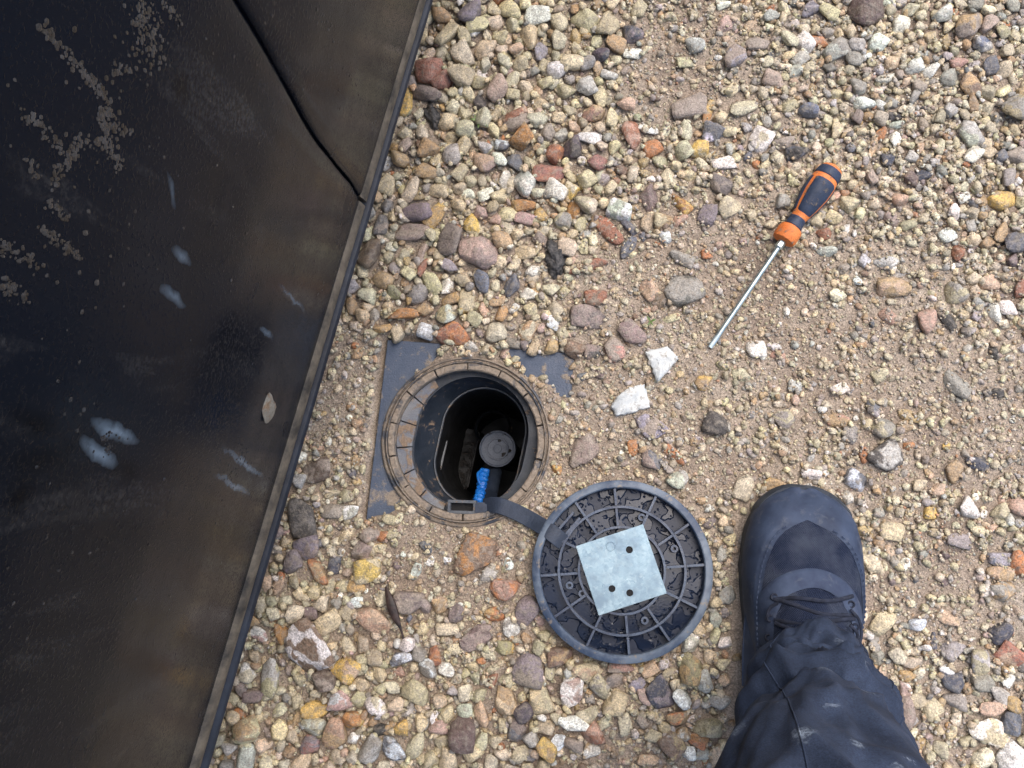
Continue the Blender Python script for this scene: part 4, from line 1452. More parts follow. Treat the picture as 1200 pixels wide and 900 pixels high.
# valve: body, round cap, retaining ring
VC = pz(583, 526, -.115)
vs, fs = lathe([(.0, -.18), (.017, -.18), (.017, -.012), (.019, -.010), (.019, -.004), (.0, -.004)], 40)
MB().add([np.array(v) + VC for v in vs], fs).build('valve_body', M['black'], ch)
vs, fs = lathe([(.0, .0012), (.0045, .0012), (.005, .0004), (.0105, .0004), (.011, .002), (.0125, .002), (.013, .0006), (.0180, .0006), (.0190, .0018), (.0202, .0016), (.0206, -.001), (.0206, -.006), (.0, -.006)], 56)
cap = MB().add([np.array(v) + VC for v in vs], fs).build('valve_cap', M['cap'], ch)
for an_, rr_, sz in ((-40, .0105, .0034), (-10, .0135, .0024), (75, .0095, .0018)):
    c_ = VC + np.array([math.cos(math.radians(an_)) * rr_, math.sin(math.radians(an_)) * rr_, .0012])
    vv = stone_shape(int(an_ + 200), 2, .4) * np.array([sz, sz * .8, .0008])
    MB().add(c_ + vv, ICO[2][1]).build('mud_fleck', M['post'], cap)
vs, fs = lathe([(.0185, 0), (.0205, .0025), (.0225, 0), (.0205, -.0025)], 48, closed_profile=True)
MB().add([np.array(v) + pz(578, 502, -.165) for v in vs], fs).build('retaining_ring', M['black'], ch)
# short grey pipe next to the blue tag
vs, fs = tube([pz(580, 553, -.13), pz(577, 566, -.11), pz(574, 580, -.09)], [.008, .0085, .008], 16)
MB().add(vs, fs).build('pipe_stub', M['strap'], ch)
# knotted bright blue tag
path = spline([pz(568.5, 550, -.105), pz(566, 561, -.098), pz(564, 573, -.090), pz(561, 584, -.082), pz(559, 592, -.076)], 40)
rad = [.0040 + .0016 * abs(math.sin(q_ * .75)) + .0006 * random.random() for q_ in range(40)]
rad[0] = .002; rad[-1] = .002
vs, fs = tube(path, rad, 14, .75)
vs = [np.array(v) + np.random.default_rng(i).normal(0, .00035, 3) for i, v in enumerate(vs)]
bt = MB().add(vs, fs).build('blue_tag', M['blue'], ch)
vs, fs = tube(spline([pz(564, 551, -.100), pz(560, 556, -.094), pz(562, 566, -.090), pz(567, 574, -.088), pz(562, 590, -.076)], 24), .0016, 8)
MB().add(vs, fs).build('tie_loop', M['blue'], bt)
# latch bracket on the near side of the rim, with its slot
bx_, by_ = np.array([math.cos(.03), -math.sin(.03), 0]), np.array([math.sin(.03), math.cos(.03), 0])
mb = MB(); C0 = pz(542, 594, -.004)
for du, dv, hu, hv in ((0, .0052, .0140, .0014), (0, -.0052, .0140, .0014), (-.0126, 0, .0014, .0040), (.0126, 0, .0014, .0040)):
    box_mb(mb, C0 + bx_ * du + by_ * dv, bx_, by_, (0, 0, 1), hu, hv, .005)
lb = mb.build('latch_bracket', M['lip'], ch)
mb = MB(); box_mb(mb, C0 + np.array([0, 0, -.003]), bx_, by_, (0, 0, 1), .0114, .0040, .002)
mb.build('latch_slot', M['hole'], lb)
mb = MB(); box_mb(mb, pz(568, 596, -.003), bx_, by_, (0, 0, 1), .0105, .006, .005)
mb.build('strap_anchor', M['strap'], ch, bevel=.0015)

# ------------------------------------------------------------------ the lid, upside down on the gravel
LZ = .0075
lid = empty('chamber_lid', at(728, 668, LZ), Euler((math.radians(-2.0), math.radians(1.2), math.radians(4))))
tag(lid, 'round ribbed dark plastic lid lying upside down with a galvanised plate', 'lid')
LR = .0843
vs, fs = lathe([(.0, -.003), (LR - .004, -.003), (LR - .001, -.0005), (LR - .001, .0015), (LR - .006, .002), (.0, .002)], 96)
sharp(mesh_obj('base_disc', vs, fs, M['wetlid'], lid), 40)
vs, fs = lathe([(LR - .0078, .0012), (LR - .0076, .0120), (LR - .0066, .0130), (LR - .0014, .0130), (LR - .0002, .0120), (LR, .0100), (LR, -.001), (LR - .002, -.003)], 128)
vs = [(v[0], v[1], v[2] + (.0005 * math.sin(9 * math.atan2(v[1], v[0])) if v[2] > .011 else 0)) for v in vs]
sharp(mesh_obj('rim', vs, fs, M['lidrim'], lid), 40)
for rr, hh in ((.0590, .0106), (.0400, .0106)):
    vs, fs = lathe([(rr - .0013, .0015), (rr - .0011, hh), (rr + .0011, hh), (rr + .0013, .0015)], 96)
    sharp(mesh_obj('ring_rib', vs, fs, M['lidrib'], lid), 40)
for k in range(12):
    a_ = math.radians(30 * k)
    ax = np.array([math.cos(a_), math.sin(a_), 0]); ay = np.array([-math.sin(a_), math.cos(a_), 0])
    mb = MB()
    for r0, r1 in ((.0415, .0576), (.0604, LR - .0080)):
        A = []
        for r_ in (r0, r1):
            A.append([ax * r_ + ay * w_ + np.array([0, 0, z_]) for w_, z_ in ((-.0013, .0015), (-.0011, .0110), (.0011, .0110), (.0013, .0015))])
        mb.add(*loft(A, True, True))
    mb.build('radial_rib', M['lidrib'], lid)
# short cross ribs that stop the strap slot
for dd in (-.012, .004):
    ax = np.array([math.cos(2.35), math.sin(2.35), 0]); ay = np.array([-ax[1], ax[0], 0])
    mb = MB(); box_mb(mb, ax * (.067 + dd * .5) + np.array([0, 0, .006]), ay, ax, (0, 0, 1), .011, .0011, .0045)
    mb.build('slot_rib', M['lidrib'], lid)
for a_, r_ in ((18, .0535), (192, .0510), (206, .0430), (-70, .050), (64, .053)):
    c_ = np.array([math.cos(math.radians(a_)) * r_, math.sin(math.radians(a_)) * r_, 0])
    vs, fs = lathe([(.0014, .0020), (.0016, .0085), (.0036, .0085), (.0039, .0018)], 24)
    MB().add([np.array(v) + c_ for v in vs], fs).build('screw_boss', M['lidrib'], lid)
# galvanised square plate on top of the ribs
gp_rot = math.radians(18 - 4)
hs = .0332
mb = MB()
ax = np.array([math.cos(gp_rot), math.sin(gp_rot), 0]); ay = np.array([-math.sin(gp_rot), math.cos(gp_rot), 0])
box_mb(mb, ax * -.0006 + ay * .001 + np.array([0, 0, .0126]), ax, ay, (0, 0, 1), hs, hs, .0009)
gal = mb.build('galvanised_plate', M['galv'], lid, bevel=.0004)
for (zx, zy), rr in (((472, 355), .0031), ((400, 507), .0030), ((470, 523), .0030)):
    c_ = np.array([(zx - 441) / 3.46 * .00081, -(zy - 436) / 3.46 * .00081, 0])
    ca, sa = math.cos(math.radians(-4)), math.sin(math.radians(-4))
    c_ = np.array([c_[0] * ca - c_[1] * sa, c_[0] * sa + c_[1] * ca, .01355])
    vs, fs = lathe([(.0, .0), (rr - .0006, .0), (rr - .0004, .0006), (rr, .0006), (rr + .0002, .0)], 24)
    MB().add([np.array(v) + c_ for v in vs], fs).build('fixing_hole', M['hole'], gal)
c_ = np.array([-.0085, .0225, .01355])
vs, fs = lathe([(.0036, 0), (.0038, .0003), (.0043, .0003), (.0045, 0)], 28)
MB().add([np.array(v) + c_ for v in vs], fs).build('stamped_ring', M['galv'], gal)
# strap from the chamber to the lid: a flat tongue
Lm = Matrix.LocRotScale(lid.location, lid.rotation_euler, None)
inv = np.array(Lm.inverted())
def lidl(P_): return (inv @ np.array([*P_, 1.0]))[:3]
path = spline([at(566, 592, -.002), at(582, 592, .007), at(600, 598, .009), at(622, 609, .0115), at(640, 620, .0185), at(652, 629, .0195), at(661, 636, .0165)], 30)
rings = []
for i, p in enumerate(path):
    tn = path[min(i + 1, 29)] - path[max(i - 1, 0)]; tn[2] = 0; tn /= np.linalg.norm(tn)
    sd_ = np.array([-tn[1], tn[0], 0]); hw_ = .0078 if i > 3 else .0062 + .0005 * i
    rings.append([lidl(p + sd_ * hw_ * u_ + np.array([0, 0, w_])) for u_, w_ in ((-1, -.001), (1, -.001), (1, .0006), (.92, .0012), (-.92, .0012), (-1, .0006))])
vs, fs = loft(rings, True, True)
mesh_obj('strap', vs, fs, M['strap'], lid, False)

# ------------------------------------------------------------------ screwdriver
A0 = at(832, 407, .0075); A1 = at(978, 194, .019)
L = float(np.linalg.norm(A1 - A0))
dz_ = (A1 - A0) / L
dx_ = np.cross(dz_, [0, 0, 1.0]); dx_ /= np.linalg.norm(dx_)
dy_ = np.cross(dx_, dz_)
if dy_[2] < 0: dx_, dy_ = -dx_, -dy_
sdv = empty('screwdriver', A0)
tag(sdv, 'screwdriver with dark blue and orange handle lying on the gravel', 'screwdriver')
def sl(r, a_, s_): return dx_ * r * math.cos(a_) + dy_ * r * math.sin(a_) + dz_ * s_
def slathe(pr, N=36, a0=0, a1=2 * math.pi, closed=False):
    vs, fs = lathe(pr, N, a0, a1, closed)
    return [dx_ * v[0] + dy_ * v[1] + dz_ * v[2] for v in vs], fs
S = L / .218
# shank, flat ground tip and hexagon bolster
rings = []
for s_, hw_, hh_ in ((0, .0022, .0004), (.004, .0026, .0007), (.010, .0029, .0014), (.018, .0026, .0023), (.026, .0025, .0025), (.130, .0025, .0025), (.152, .0025, .0025)):
    rings.append([dx_ * hw_ * math.cos(q_) + dy_ * hh_ * math.sin(q_) + dz_ * s_ * S for q_ in np.linspace(0, 2 * math.pi, 16, endpoint=False)])
MB().add(*loft(rings, True, True)).build('shank', M['steel'], sdv)
rings = [[dx_ * r_ * math.cos(q_) + dy_ * r_ * math.sin(q_) + dz_ * s_ * S for q_ in np.linspace(0, 2 * math.pi, 6, endpoint=False)] for s_, r_ in ((.118, .0026), (.120, .0040), (.132, .0040))]
MB().add(*loft(rings, True, True)).build('bolster', M['steel'], sdv, False)
def HR(s_): return np.interp(s_, [.128, .131, .139, .143, .150, .156, .168, .182, .194, .202, .209, .2145, .218], [.0105, .0122, .0122, .0090, .0076, .0080, .0112, .0136, .0138, .0126, .0116, .0100, .0030])
ss = np.linspace(.141, .218, 40)
MB().add(*slathe([(0.0, .141 * S)] + [(HR(s_) , s_ * S) for s_ in ss] + [(0, .218 * S)], 40)).build('handle_core', M['orange'], sdv)
MB().add(*slathe([(0, .1265 * S), (.0080, .1265 * S), (.0112, .1280 * S), (.0120, .1310 * S), (.0118, .1395 * S), (.0108, .1425 * S), (0, .1425 * S)], 40)).build('collar', M['orange'], sdv)
def sleeve(name, s0_, s1_, a0=0, a1=2 * math.pi, up=.0007):
    full = abs(a1 - a0 - 2 * math.pi) < 1e-6
    rr = np.linspace(s0_, s1_, 18); pr = []
    for i, s_ in enumerate(rr):
        e_ = min(i, len(rr) - 1 - i) / 2.0
        pr.append((HR(s_) - .0006 + (up + .0006) * min(1, e_) ** .5, s_ * S))
    if full:
        vs, fs = slathe(pr, 40)
    else:
        rings = []
        for k, a_ in enumerate(np.linspace(a0, a1, 25)):
            ed = min(1, min(k, 24 - k) / 2.0) ** .5
            row = []
            for i, s_ in enumerate(rr):
                e_ = min(1, min(i, len(rr) - 1 - i) / 2.0) ** .5
                # rounded corners: pull the ends of the panel in at its sides
                mid_ = (s0_ + s1_) / 2; side = abs(2 * k / 24 - 1) ** 5
                s2 = mid_ + (s_ - mid_) * (1 - .09 * side)
                row.append(sl(HR(s2) - .0006 + (up + .0006) * min(e_, ed), a_, s2 * S))
            rings.append(row)
        vs, fs = loft(rings, closed=False)
    MB().add(vs, fs).build(name, M['grip'], sdv)
sleeve('neck_grip', .1432, .1545)
for k in range(3):
    a_ = math.pi / 2 - .22 + k * 2 * math.pi / 3
    sleeve('grip_panel', .1572, .1988, a_ - .97, a_ + .97)
sleeve('end_grip', .2015, .2125)

# ------------------------------------------------------------------ broken white pieces
t = NT('weathered_white_glaze')
c = t.ramp(t.noise(90, 5, .65), [(0.3, lin((172, 178, 180))), (0.6, lin((212, 215, 212)))])
c = t.mix(t.ramp(t.noise(150, 6, .75), [(0.53, 0.0), (0.68, .9)]), c, tuple(lin((140, 130, 116))))
M['white'] = t.set(col=c, rough=.5, normal=t.bump(t.noise(260, 5, .7), .5, .001))
def shard(pts, z, th, label, tilt, seed):
    cx, cy = np.mean([p[0] for p in pts]), np.mean([p[1] for p in pts])
    cen = at(cx, cy, z); g_ = np.random.default_rng(seed)
    poly = []
    for (ax_, ay_), (bx2, by2) in zip(pts, pts[1:] + pts[:1]):
        for q_ in np.linspace(0, 1, 7, endpoint=False):
            j = g_.normal(0, .55, 2) if q_ > 0 else np.zeros(2)
            poly.append(at(ax_ + (bx2 - ax_) * q_ + j[0], ay_ + (by2 - ay_) * q_ + j[1], z) - cen)
    n_ = len(poly)
    rings = []
    for k_, zz in ((.96, -th), (1.0, -th * .4), (1.0, th * .25), (.95, th * .75), (.80, th), (.4, th * 1.05)):
        rings.append([np.array([p[0] * k_, p[1] * k_, zz + g_.normal(0, th * .08) + p[0] * tilt[0] + p[1] * tilt[1]]) for p in poly])
    vs, fs = loft(rings, True, True)
    o = mesh_obj('broken_tile', vs, fs, M['white'], None, True, cen)
    sharp(o, 45)
    return tag(o, label, 'broken tile', 'broken white pieces')
shard([(755.5, 412), (782, 405.5), (790, 414), (795.5, 421), (782, 436), (770, 449), (763, 430)], .006, .0035, 'white kite-shaped broken piece, upper of the two near the chamber', (.03, -.05), 1)
shard([(715.5, 477), (722, 466), (733, 456.7), (745, 452), (755.5, 450), (762, 477.8), (740, 484.4), (722, 487.8)], .006, .004, 'white wedge-shaped broken piece with a dark pit, lower of the two', (-.02, .04), 2)

# ------------------------------------------------------------------ tar lumps, twig, seedlings
t = NT('wet_tar'); M['tar'] = t.set(col=t.ramp(t.noise(300, 4), [(0.35, (.014, .015, .018)), (0.68, (.13, .12, .11))]), rough=.45, normal=t.bump(t.noise(420, 5, .7), .9, .002))
def lump(x, y, w_, h_, ang, label, seed):
    o = bpy.data.objects.new('tar_lump', None)
    g_ = np.random.default_rng(seed); cen = at(x, y, .001)
    v3, f3 = ICO[4]
    r_ = 1 + .45 * (fbm(v3[:, 0] * 3 + seed, v3[:, 1] * 3 + v3[:, 2] * 2, seed, 5) - .5) * 2
    P_ = v3 * r_[:, None] * np.array([w_ * MPP / 2, h_ * MPP / 2, .009])
    a_ = math.radians(ang); R_ = np.array([[math.cos(a_), -math.sin(a_), 0], [math.sin(a_), math.cos(a_), 0], [0, 0, 1]])
    o = link(bpy.data.objects.new('tar_lump', np_mesh('tar_lump', P_ @ R_.T, f3, M['tar'])))
    o.location = [float(q_) for q_ in cen]
    return tag(o, label, 'tar lump')
lump(508, 140, 20, 42, 25, 'shiny black tar lump among cream gravel beside the car sill', 3)
lump(651, 303, 24, 48, 8, 'dull black gritty tar lump above the right corner of the chamber frame', 4)
t = NT('rotten_wood'); M['wood'] = t.set(col=t.ramp(t.noise(200, 4), [(0.3, (.008, .006, .006)), (0.7, (.06, .035, .028))]), rough=.5, normal=t.bump(t.noise(500, 4), .6, .001))
path = spline([at(452, 688, .014), at(457, 704, .017), at(463, 722, .016), at(470, 738, .015), at(476, 760, .012)], 20)
tw = MB().add(*tube([p - path[0] for p in path], [.0012 + .0036 * math.sin(math.pi * min(1, q_ / 14)) ** 1.2 if q_ < 14 else .0011 for q_ in range(20)], 10, .5)).build('twig', M['wood'], None, loc=path[0])
tag(tw, 'dark rotten twig lying among the gravel at lower left', 'twig')
t = NT('seedling_leaf'); M['leaf'] = t.set(col=t.ramp(t.noise(200, 3), [(0.3, (.06, .11, .025)), (0.7, (.16, .24, .06))]), rough=.5)
def seedling(x, y, n_, size, label, seed):
    g_ = np.random.default_rng(seed); cen = at(x, y, .006)
    root = empty('seedling', cen); tag(root, label, 'seedling')
    for k in range(n_):
        a_ = 2 * math.pi * k / n_ + g_.normal(0, .3); ln = size * g_.uniform(.7, 1.2)
        d_ = np.array([math.cos(a_), math.sin(a_), 0]); sd2 = np.array([-d_[1], d_[0], 0]); rings = []
        for q_ in np.linspace(0, 1, 7):
            wd = ln * .16 * math.sin(math.pi * (q_ * .9 + .08)); hgt = .004 + ln * (.8 * q_ - .55 * q_ * q_)
            c_ = d_ * ln * q_
            rings.append([c_ + sd2 * wd + np.array([0, 0, hgt]), c_ + np.array([0, 0, hgt - wd * .35]), c_ - sd2 * wd + np.array([0, 0, hgt]), c_ + np.array([0, 0, hgt - wd * .35 + .0003])])
        MB().add(*loft(rings, True, True)).build('leaf', M['leaf'], root)
    vs, fs = tube([(0, 0, -.006), (0, 0, .0), (0, 0, .005)], .0007, 8)
    MB().add(vs, fs).build('stem', M['leaf'], root)
seedling(563, 143, 7, .0105, 'tiny bright green seedling in cream gravel near the car', 4)
seedling(762, 378, 5, .0065, 'tiny dark green seedling in mud left of the screwdriver tip', 6)

# ------------------------------------------------------------------ the person's foot and leg
t = NT('navy_mesh_fabric')
mp = t.n('ShaderNodeMapping'); mp.inputs['Rotation'].default_value = (0, 0, .7); t.l(t.tc.outputs['Object'], mp.inputs['Vector'])
wv = t.n('ShaderNodeTexWave'); wv.inputs['Scale'].default_value = 260; wv.inputs['Distortion'].default_value = .6; t.l(mp.outputs[0], wv.inputs['Vector'])
mp2 = t.n('ShaderNodeMapping'); mp2.inputs['Rotation'].default_value = (0, 0, -.85); t.l(t.tc.outputs['Object'], mp2.inputs['Vector'])
wv2 = t.n('ShaderNodeTexWave'); wv2.inputs['Scale'].default_value = 260; t.l(mp2.outputs[0], wv2.inputs['Vector'])
wf = t.math('MULTIPLY', wv.outputs['Fac'], wv2.outputs['Fac'])
c = t.mix(wf, tuple(lin((26, 33, 50))), tuple(lin((56, 67, 94))))
c = t.mix(t.ramp(t.noise(35, 5, .65), [(0.42, 0.0), (0.72, .5)]), c, tuple(lin((88, 94, 106))))
M['mesh'] = t.set(col=c, rough=.9, spec=.15, normal=t.bump(t.math('ADD', wf, t.math('MULTIPLY', t.noise(120, 4, .65), 1.2)), .7, .0014))
def cloth(name, c1, c2, rough, dust, sc=40):
    t = NT(name)
    c = t.mix(t.ramp(t.noise(sc, 5, .6), [(0.35, 0.0), (0.65, 1.0)]), tuple(lin(c1)), tuple(lin(c2)))
    c = t.mix(t.ramp(t.noise(sc * 2.2, 6, .7, None, .5), [(0.55, 0.0), (0.8, dust)]), c, tuple(lin((120, 122, 124))))
    return t.set(col=c, rough=rough, spec=.3, normal=t.bump(t.noise(900, 4, .6), .25, .0006))
M['rubber'] = cloth('dusty_toe_rubber', (42, 52, 72), (60, 72, 94), .65, .45)
M['overlay'] = cloth('shoe_overlay', (48, 58, 80), (68, 80, 102), .75, .45)
M['lace'] = cloth('shoe_lace', (26, 30, 42), (42, 48, 64), .85, .3, 120)
M['sole'] = cloth('shoe_sole', (38, 44, 54), (60, 66, 74), .7, .6)

person = empty('person', SH_ANK)
tag(person, 'person standing in navy shoe and dark work trousers, foot beside the lid', 'person')
GZ0 = .006
def sw(x, y, z): return np.array([SH_X[0] * x + SH_Y[0] * y, SH_X[1] * x + SH_Y[1] * y, z + GZ0])
ytab = np.array([-.105, -.098, -.08, -.05, -.01, .03, .07, .10, .125, .145, .158, .166, .170])
wl = np.array([.0, .018, .030, .036, .040, .045, .0525, .0560, .0530, .0450, .0330, .0190, .0])    # picture's left side
wr_ = np.array([.0, .018, .030, .036, .041, .049, .0575, .0585, .0545, .0450, .0320, .0180, .0])
hgt_ = np.array([.060, .085, .100, .108, .108, .100, .078, .064, .056, .048, .040, .033, .026])
def toe_round(y, tab, k):
    if y <= .112: return max(1e-4, k * float(np.interp(y, ytab, tab)))
    return max(1e-4, k * float(np.interp(.112, ytab, tab)) * math.sqrt(max(0.0, 1 - ((y - .112) / .0615) ** 2.3)))
def wL(y): return toe_round(y, wl, .87)
def wR(y): return toe_round(y, wr_, .94)
def hT(y): return float(np.interp(y, ytab, hgt_))
def smooth_tab(f, y): return (f(y - .006) + 2 * f(y) + f(y + .006)) / 4
def upper(th, y, off=0.0):
    """point on the upper: th 0 = picture's right, pi = left"""
    wd = (smooth_tab(wR, y) if math.cos(th) >= 0 else smooth_tab(wL, y)) + off
    h_ = smooth_tab(hT, y) + off
    ex = .82
    cx, sx = math.cos(th), math.sin(th)
    return sw(math.copysign(abs(cx) ** ex, cx) * wd, y + (off if y > .14 else 0), .018 + (h_ - .018) * sx ** ex)
shoe = mb = None
yy = np.concatenate([np.linspace(-.104, .14, 44), .143 + .0300 * np.sin(np.linspace(0, math.pi / 2, 18))])
NTH = 48
rings = [[upper(math.pi * k / NTH, y) for k in range(NTH + 1)] for y in yy]
MBs = MB().add(*loft(rings, True, True, closed=False))
shoe = MBs.build('shoe', M['mesh'], person, ang=70)
# sole
out = [(wR(y) + .0022, y) for y in yy] + [(-wL(y) - .0015, y) for y in yy[::-1]]
def sring(k, z): return [sw(x * k, (y - .03) * (1 + (k - 1) * .6) + .03 + (.004 if y > .15 else -.004 if y < -.09 else 0), z) for x, y in out]
MB().add(*loft([sring(.97, -.006), sring(1.0, -.002), sring(1.02, .010), sring(1.01, .021), sring(.985, .025)], True, True)).build('sole', M['sole'], shoe, ang=50)
# toe bumper: rubber wrapped round the toe and up the sides
def bumper(name, y0, thf, off, mat):
    for sgn in (1, -1):
        rings = []
        for y in np.concatenate([np.linspace(y0, .14, 26), .143 + .0300 * np.sin(np.linspace(0, math.pi / 2, 18))]):
            tm = thf(y, sgn)
            row = []
            for q_ in np.linspace(0, 1, 12):
                th = tm * q_
                e_ = 1.0 if q_ < .9 else .15
                row.append(upper(th if sgn > 0 else math.pi - th, y, off * e_))
            rings.append(row)
        MB().add(*loft(rings, closed=False)).build(name, mat, shoe, ang=60)
def th_b(y, sgn):
    front = np.interp(y, [.02, .07, .105, .122, .132, .138, .142, .1445, .172], [.30, .52, .74, .92, 1.10, 1.27, 1.43, 1.5708, 1.5708])
    return float(min(1.5708, front * np.interp(y, [.10, .142], [1.15 if sgn < 0 else .82, 1.0])))
bumper('toe_bumper', .0, th_b, .0022, M['rubber'])
# arched overlay round the lace opening
def top_z(x, y):
    wd = smooth_tab(wR, y) if x >= 0 else smooth_tab(wL, y)
    h_ = smooth_tab(hT, y); u = min(.999, abs(x) / wd) ** (1 / .82)
    return .018 + (h_ - .018) * max(0, math.sqrt(1 - u * u)) ** .82
def band(name, pts, hw_, th_, mat, n_=60, par=None):
    P_ = spline(pts, n_); rings = []
    for i in range(n_):
        tn = P_[min(i + 1, n_ - 1)] - P_[max(i - 1, 0)]; tn /= np.linalg.norm(tn); nr = np.array([-tn[1], tn[0]])
        row = []
        for u_, up in ((-1, -.001), (-1, th_ * .5), (-.7, th_), (0, th_ * 1.15), (.7, th_), (1, th_ * .5), (1, -.001)):
            x, y = P_[i] + nr * hw_ * u_
            row.append(sw(x, y, top_z(x, y) + up))
        rings.append(row)
    return MB().add(*loft(rings, True, True)).build(name, mat, par or shoe, ang=60)
band('lace_guard', [(-.038, -.005), (-.039, .035), (-.036, .066), (-.022, .088), (.004, .097), (.028, .088), (.042, .064), (.045, .035), (.045, -.005)], .0080, .0026, M['overlay'])
# tongue and laces
rings = []
for y in np.linspace(-.01, .084, 24):
    row = []
    for x in np.linspace(-.025, .031, 14):
        e_ = 1 - abs((x - .003) / .028) ** 3
        row.append(sw(x, y, top_z(x, y) + .0005 + .005 * max(0, e_) * min(1, (.086 - y) / .012) + .0007 * math.sin(y * 900)))
    rings.append(row)
MB().add(*loft(rings, closed=False)).build('tongue', M['mesh'], shoe)
for k, y in enumerate((.080, .071, .062, .053, .044)):
    dy = .004 * (-1) ** k
    path = []
    for q_ in np.linspace(0, 1, 18):
        x = -.030 + .066 * q_
        path.append(sw(x, y + dy * (q_ - .5) * 2 + .0015 * math.sin(q_ * 7 + k), top_z(x, y) + .0068 - .004 * abs(q_ - .5) * 2))
    MB().add(*tube(path, .0017, 10, .6)).build('lace', M['lace'], shoe)
for pts in ([(.030, .062, .007), (.036, .056, .009), (.037, .046, .010), (.030, .036, .010)], [(.032, .074, .006), (.040, .066, .007), (.043, .055, .008), (.040, .046, .008)], [(-.028, .074, .006), (-.034, .068, .007), (-.036, .058, .007)]):
    path = spline([sw(x, y, top_z(x, y) + up) for x, y, up in pts], 14)
    MB().add(*tube(path, .0013, 8, .7)).build('lace', M['lace'], shoe)

# stitching along the toe bumper and eyelets for the laces
for sgn in (1, -1):
    path = []
    for y in np.linspace(.012, .1435, 60):
        tm = th_b(y, sgn) * .93
        path.append(upper(tm if sgn > 0 else math.pi - tm, y, .0024))
    for q_ in range(0, 58, 2):
        MBq = MB() if q_ == 0 else MBq
        MBq.add(*tube([path[q_], (path[q_] + path[q_ + 1]) / 2, path[q_ + 1]], .00055, 6))
    MBq.build('stitching', M['overlay'], shoe)
for x, y in ((-.030, .078), (.034, .078), (-.033, .060), (.037, .060), (-.034, .044), (.038, .044)):
    vs, fs = lathe([(.0016, 0), (.0022, .0008), (.0030, .0008), (.0034, 0)], 16)
    bp = sw(x, y, top_z(x, y) + .0034)
    MB().add([np.array(v) + bp for v in vs], fs).build('eyelet', M['lace'], shoe)

# trouser leg: rings from the hem upwards, with folds
t = NT('dark_work_trousers')
c = t.mix(t.ramp(t.noise(30, 5, .6), [(0.35, 0.0), (0.65, 1.0)]), tuple(lin((32, 41, 58))), tuple(lin((52, 63, 84))))
sm = t.math('MULTIPLY', t.ramp(t.noise(60, 6, .7, None, .8), [(0.60, 0.0), (0.66, 1.0)]), t.ramp(t.noise(22, 2, .5), [(0.54, 0.0), (0.60, 1.0)]))
c = t.mix(t.math('MULTIPLY', sm, .6), c, tuple(lin((150, 160, 172))))
c = t.mix(t.ramp(t.noise(160, 6, .75), [(0.62, 0.0), (0.74, .3)]), c, tuple(lin((110, 118, 130))))
wve = t.noise(900, 2, .6)
c = t.mix(1.0, c, t.ramp(wve, [(0.3, .7), (0.7, 1.28)]), 'MULTIPLY')
M['trouser'] = t.set(col=c, rough=.78, spec=.25, normal=t.bump(wve, .4, .0006))
keys = np.array([  # pixel of the axis, height, half width, half depth
    (951, 800, .062, .048, .050), (952, 798, .10, .0455, .048), (957, 822, .135, .050, .050), (961, 845, .165, .0525, .054), (958, 878, .21, .0585, .060), (962, 925, .27, .0600, .064), (970, 1010, .345, .068, .070), (985, 1160, .43, .078, .076), (1000, 1420, .53, .080, .080), (1010, 1900, .64, .086, .086)])
ctrl = np.array([[*at(k[0], k[1], k[2]), k[3], k[4]] for k in keys])
ctrl = np.vstack([ctrl, [[ctrl[-1, 0] - .02, ctrl[-1, 1] - .035, .78, .092, .092], [ctrl[-1, 0] - .04, ctrl[-1, 1] - .06, .93, .098, .10]]])
R_ = 180; NA = 128
CP = spline(ctrl, R_)
rings = []
for i in range(R_):
    cx, cy, cz, rx, ry = CP[i]
    row = []
    for k in range(NA):
        th = 2 * math.pi * k / NA
        X_, Y_ = math.cos(th), math.sin(th)
        z_ = cz
        if i < 26:          # hem dips at the sides and back, rides up over the tongue
            fr = max(0, Y_) ** 1.5
            z_ = cz + (.030 * fr + .004 * math.sin(3 * th + 1)) * (1 - i / 26.0)
        # folds
        n1 = fbm(np.array([X_ * 1.1 + z_ * 5 + 40]), np.array([z_ * 15 - X_ * 1.6 + Y_ * .8]), 21, 2)[0]
        rid = (1 - abs(2 * n1 - 1)) ** 1.6
        n2 = fbm(np.array([X_ * 2.0 - z_ * 6 + 7]), np.array([z_ * 24 + X_ * 2.2 + Y_]), 22, 2)[0]
        rid2 = (1 - abs(2 * n2 - 1)) ** 2.2
        amp = .0125 * min(1, .3 + i / 60.0)
        dis = amp * (rid - .6) + .005 * (rid2 - .4)
        # one deep fold across the shin and a bagged calf
        fz = (z_ - (.205 + .018 * math.sin(th * 1.2 + .4)))
        dis += .008 * math.exp(-(fz / .010) ** 2) * max(0, Y_ + .3) - .007 * math.exp(-((fz - .019) / .009) ** 2) * max(0, Y_ + .3)
        fz2 = (z_ - (.155 + .03 * (X_)))
        dis += .005 * math.exp(-(fz2 / .008) ** 2) * max(0, Y_ + .2) - .004 * math.exp(-((fz2 - .015) / .008) ** 2) * max(0, Y_ + .2)
        row.append(np.array([cx + (rx + dis) * X_, cy + (ry + dis) * Y_, z_]) - SH_ANK)
    rings.append(row)
inner = [[p + (np.mean(rings[0], 0) - p) * np.array([.06, .06, 0]) + np.array([0, 0, .012]) for p in rings[0]]]
MB().add(*loft(inner + rings, False, True)).build('trouser_leg', M['trouser'], person, ang=80)

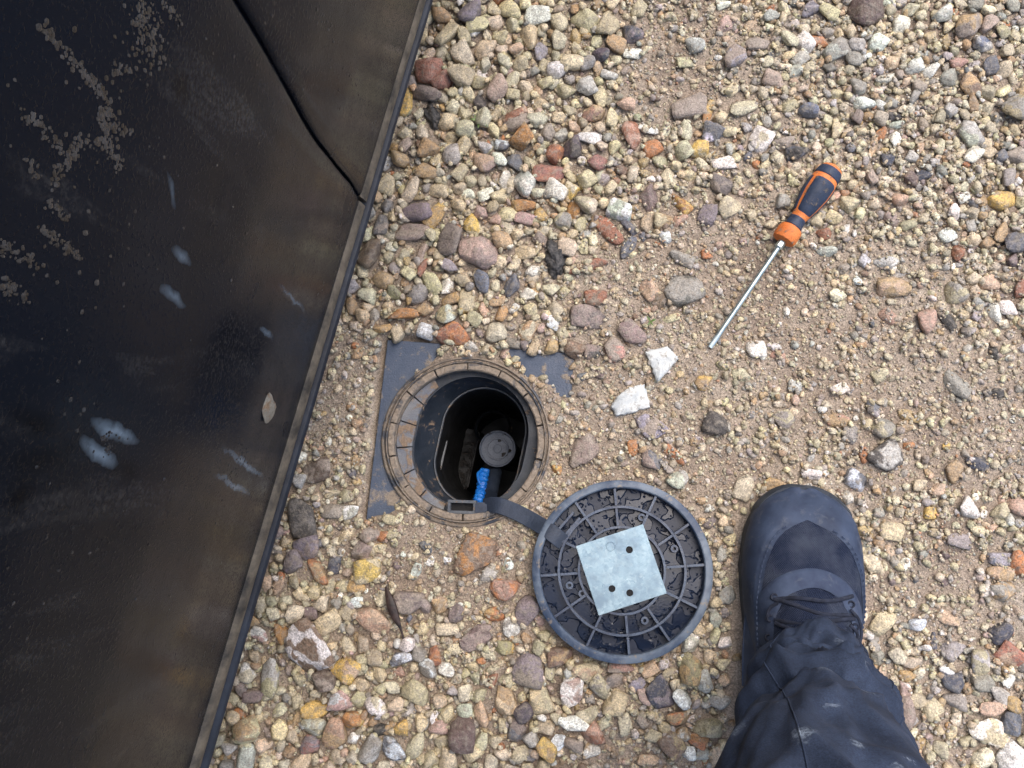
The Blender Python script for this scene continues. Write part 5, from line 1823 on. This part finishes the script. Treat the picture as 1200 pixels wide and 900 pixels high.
# turned hem with a row of stitching, and the side seam
for up_, rad_, mat_ in ((3, .0011, 'trouser'), (9, .0007, 'lace')):
    ring_ = rings[up_]; cen_ = np.mean(ring_, 0)
    path = [p + (p - cen_) / np.linalg.norm(p - cen_) * .0004 for p in ring_] + [ring_[0], ring_[1]]
    MB().add(*tube(path, rad_, 6)).build('hem_seam', M[mat_], person.children[[c_.name.split('.')[0] for c_ in person.children].index('trouser_leg')])
leg_ = person.children[[c_.name.split('.')[0] for c_ in person.children].index('trouser_leg')]
for k0 in (6, 40):
    path = []
    for i in range(4, R_ - 2):
        kf = k0 + 6 * math.sin(i * .04); k = int(math.floor(kf)); fk = kf - k
        p = rings[i][k % NA] * (1 - fk) + rings[i][(k + 1) % NA] * fk; cen_ = np.mean(rings[i], 0)
        path.append(p + (p - cen_) / np.linalg.norm(p - cen_) * .0003)
    MB().add(*tube(path, .0006, 6)).build('side_seam', M['trouser'], leg_)

# splashes of pale paint on the cloth
tt = M['trouser'].node_tree; t = NT.__new__(NT); t.m = M['trouser']; t.t = tt; t.b = tt.nodes['Principled BSDF']
t.tc = next(n_ for n_ in tt.nodes if n_.bl_idname == 'ShaderNodeTexCoord')
allp = np.array([p for r_ in rings for p in r_]) + SH_ANK
allq = to_px(allp)
src = t.b.inputs['Base Color'].links[0].from_socket
wn_ = t.n('ShaderNodeTexNoise'); wn_.inputs['Scale'].default_value = 130; wn_.inputs['Detail'].default_value = 4; t.l(t.tc.outputs['Object'], wn_.inputs['Vector'])
wa_ = t.n('ShaderNodeVectorMath'); wa_.operation = 'MULTIPLY_ADD'; wa_.inputs[1].default_value = (.016,) * 3; t.l(wn_.outputs['Color'], wa_.inputs[0]); t.l(t.tc.outputs['Object'], wa_.inputs[2])
grain_ = t.ramp(t.noise(480, 3, .7), [(0.42, 0.15), (0.58, 1.0)])
for mx, my, mr, ma in ((942, 858, .0055, .7), (936, 865, .0035, .5), (985, 745, .0045, .4), (963, 778, .004, .35), (1003, 866, .003, .6), (858, 853, .0045, .35), (1050, 893, .0035, .5)):
    dd = (allq[:, 0] - mx) ** 2 + (allq[:, 1] - my) ** 2
    near = np.where(dd < 40)[0]
    if len(near) == 0: near = np.array([int(dd.argmin())])
    p = allp[near[np.argmax(allp[near, 2])]] - SH_ANK + .008
    dn_ = t.n('ShaderNodeVectorMath'); dn_.operation = 'DISTANCE'; dn_.inputs[1].default_value = [float(v) for v in p]; t.l(wa_.outputs[0], dn_.inputs[0])
    mk = t.ramp(t.math('DIVIDE', dn_.outputs['Value'], mr * 1.5), [(0.25, 1.0), (1.0, 0.0)])
    src = t.mix(t.math('MULTIPLY', t.math('MULTIPLY', mk, grain_), ma), src, tuple(lin((150, 162, 176))))
t.l(src, t.b.inputs['Base Color'])
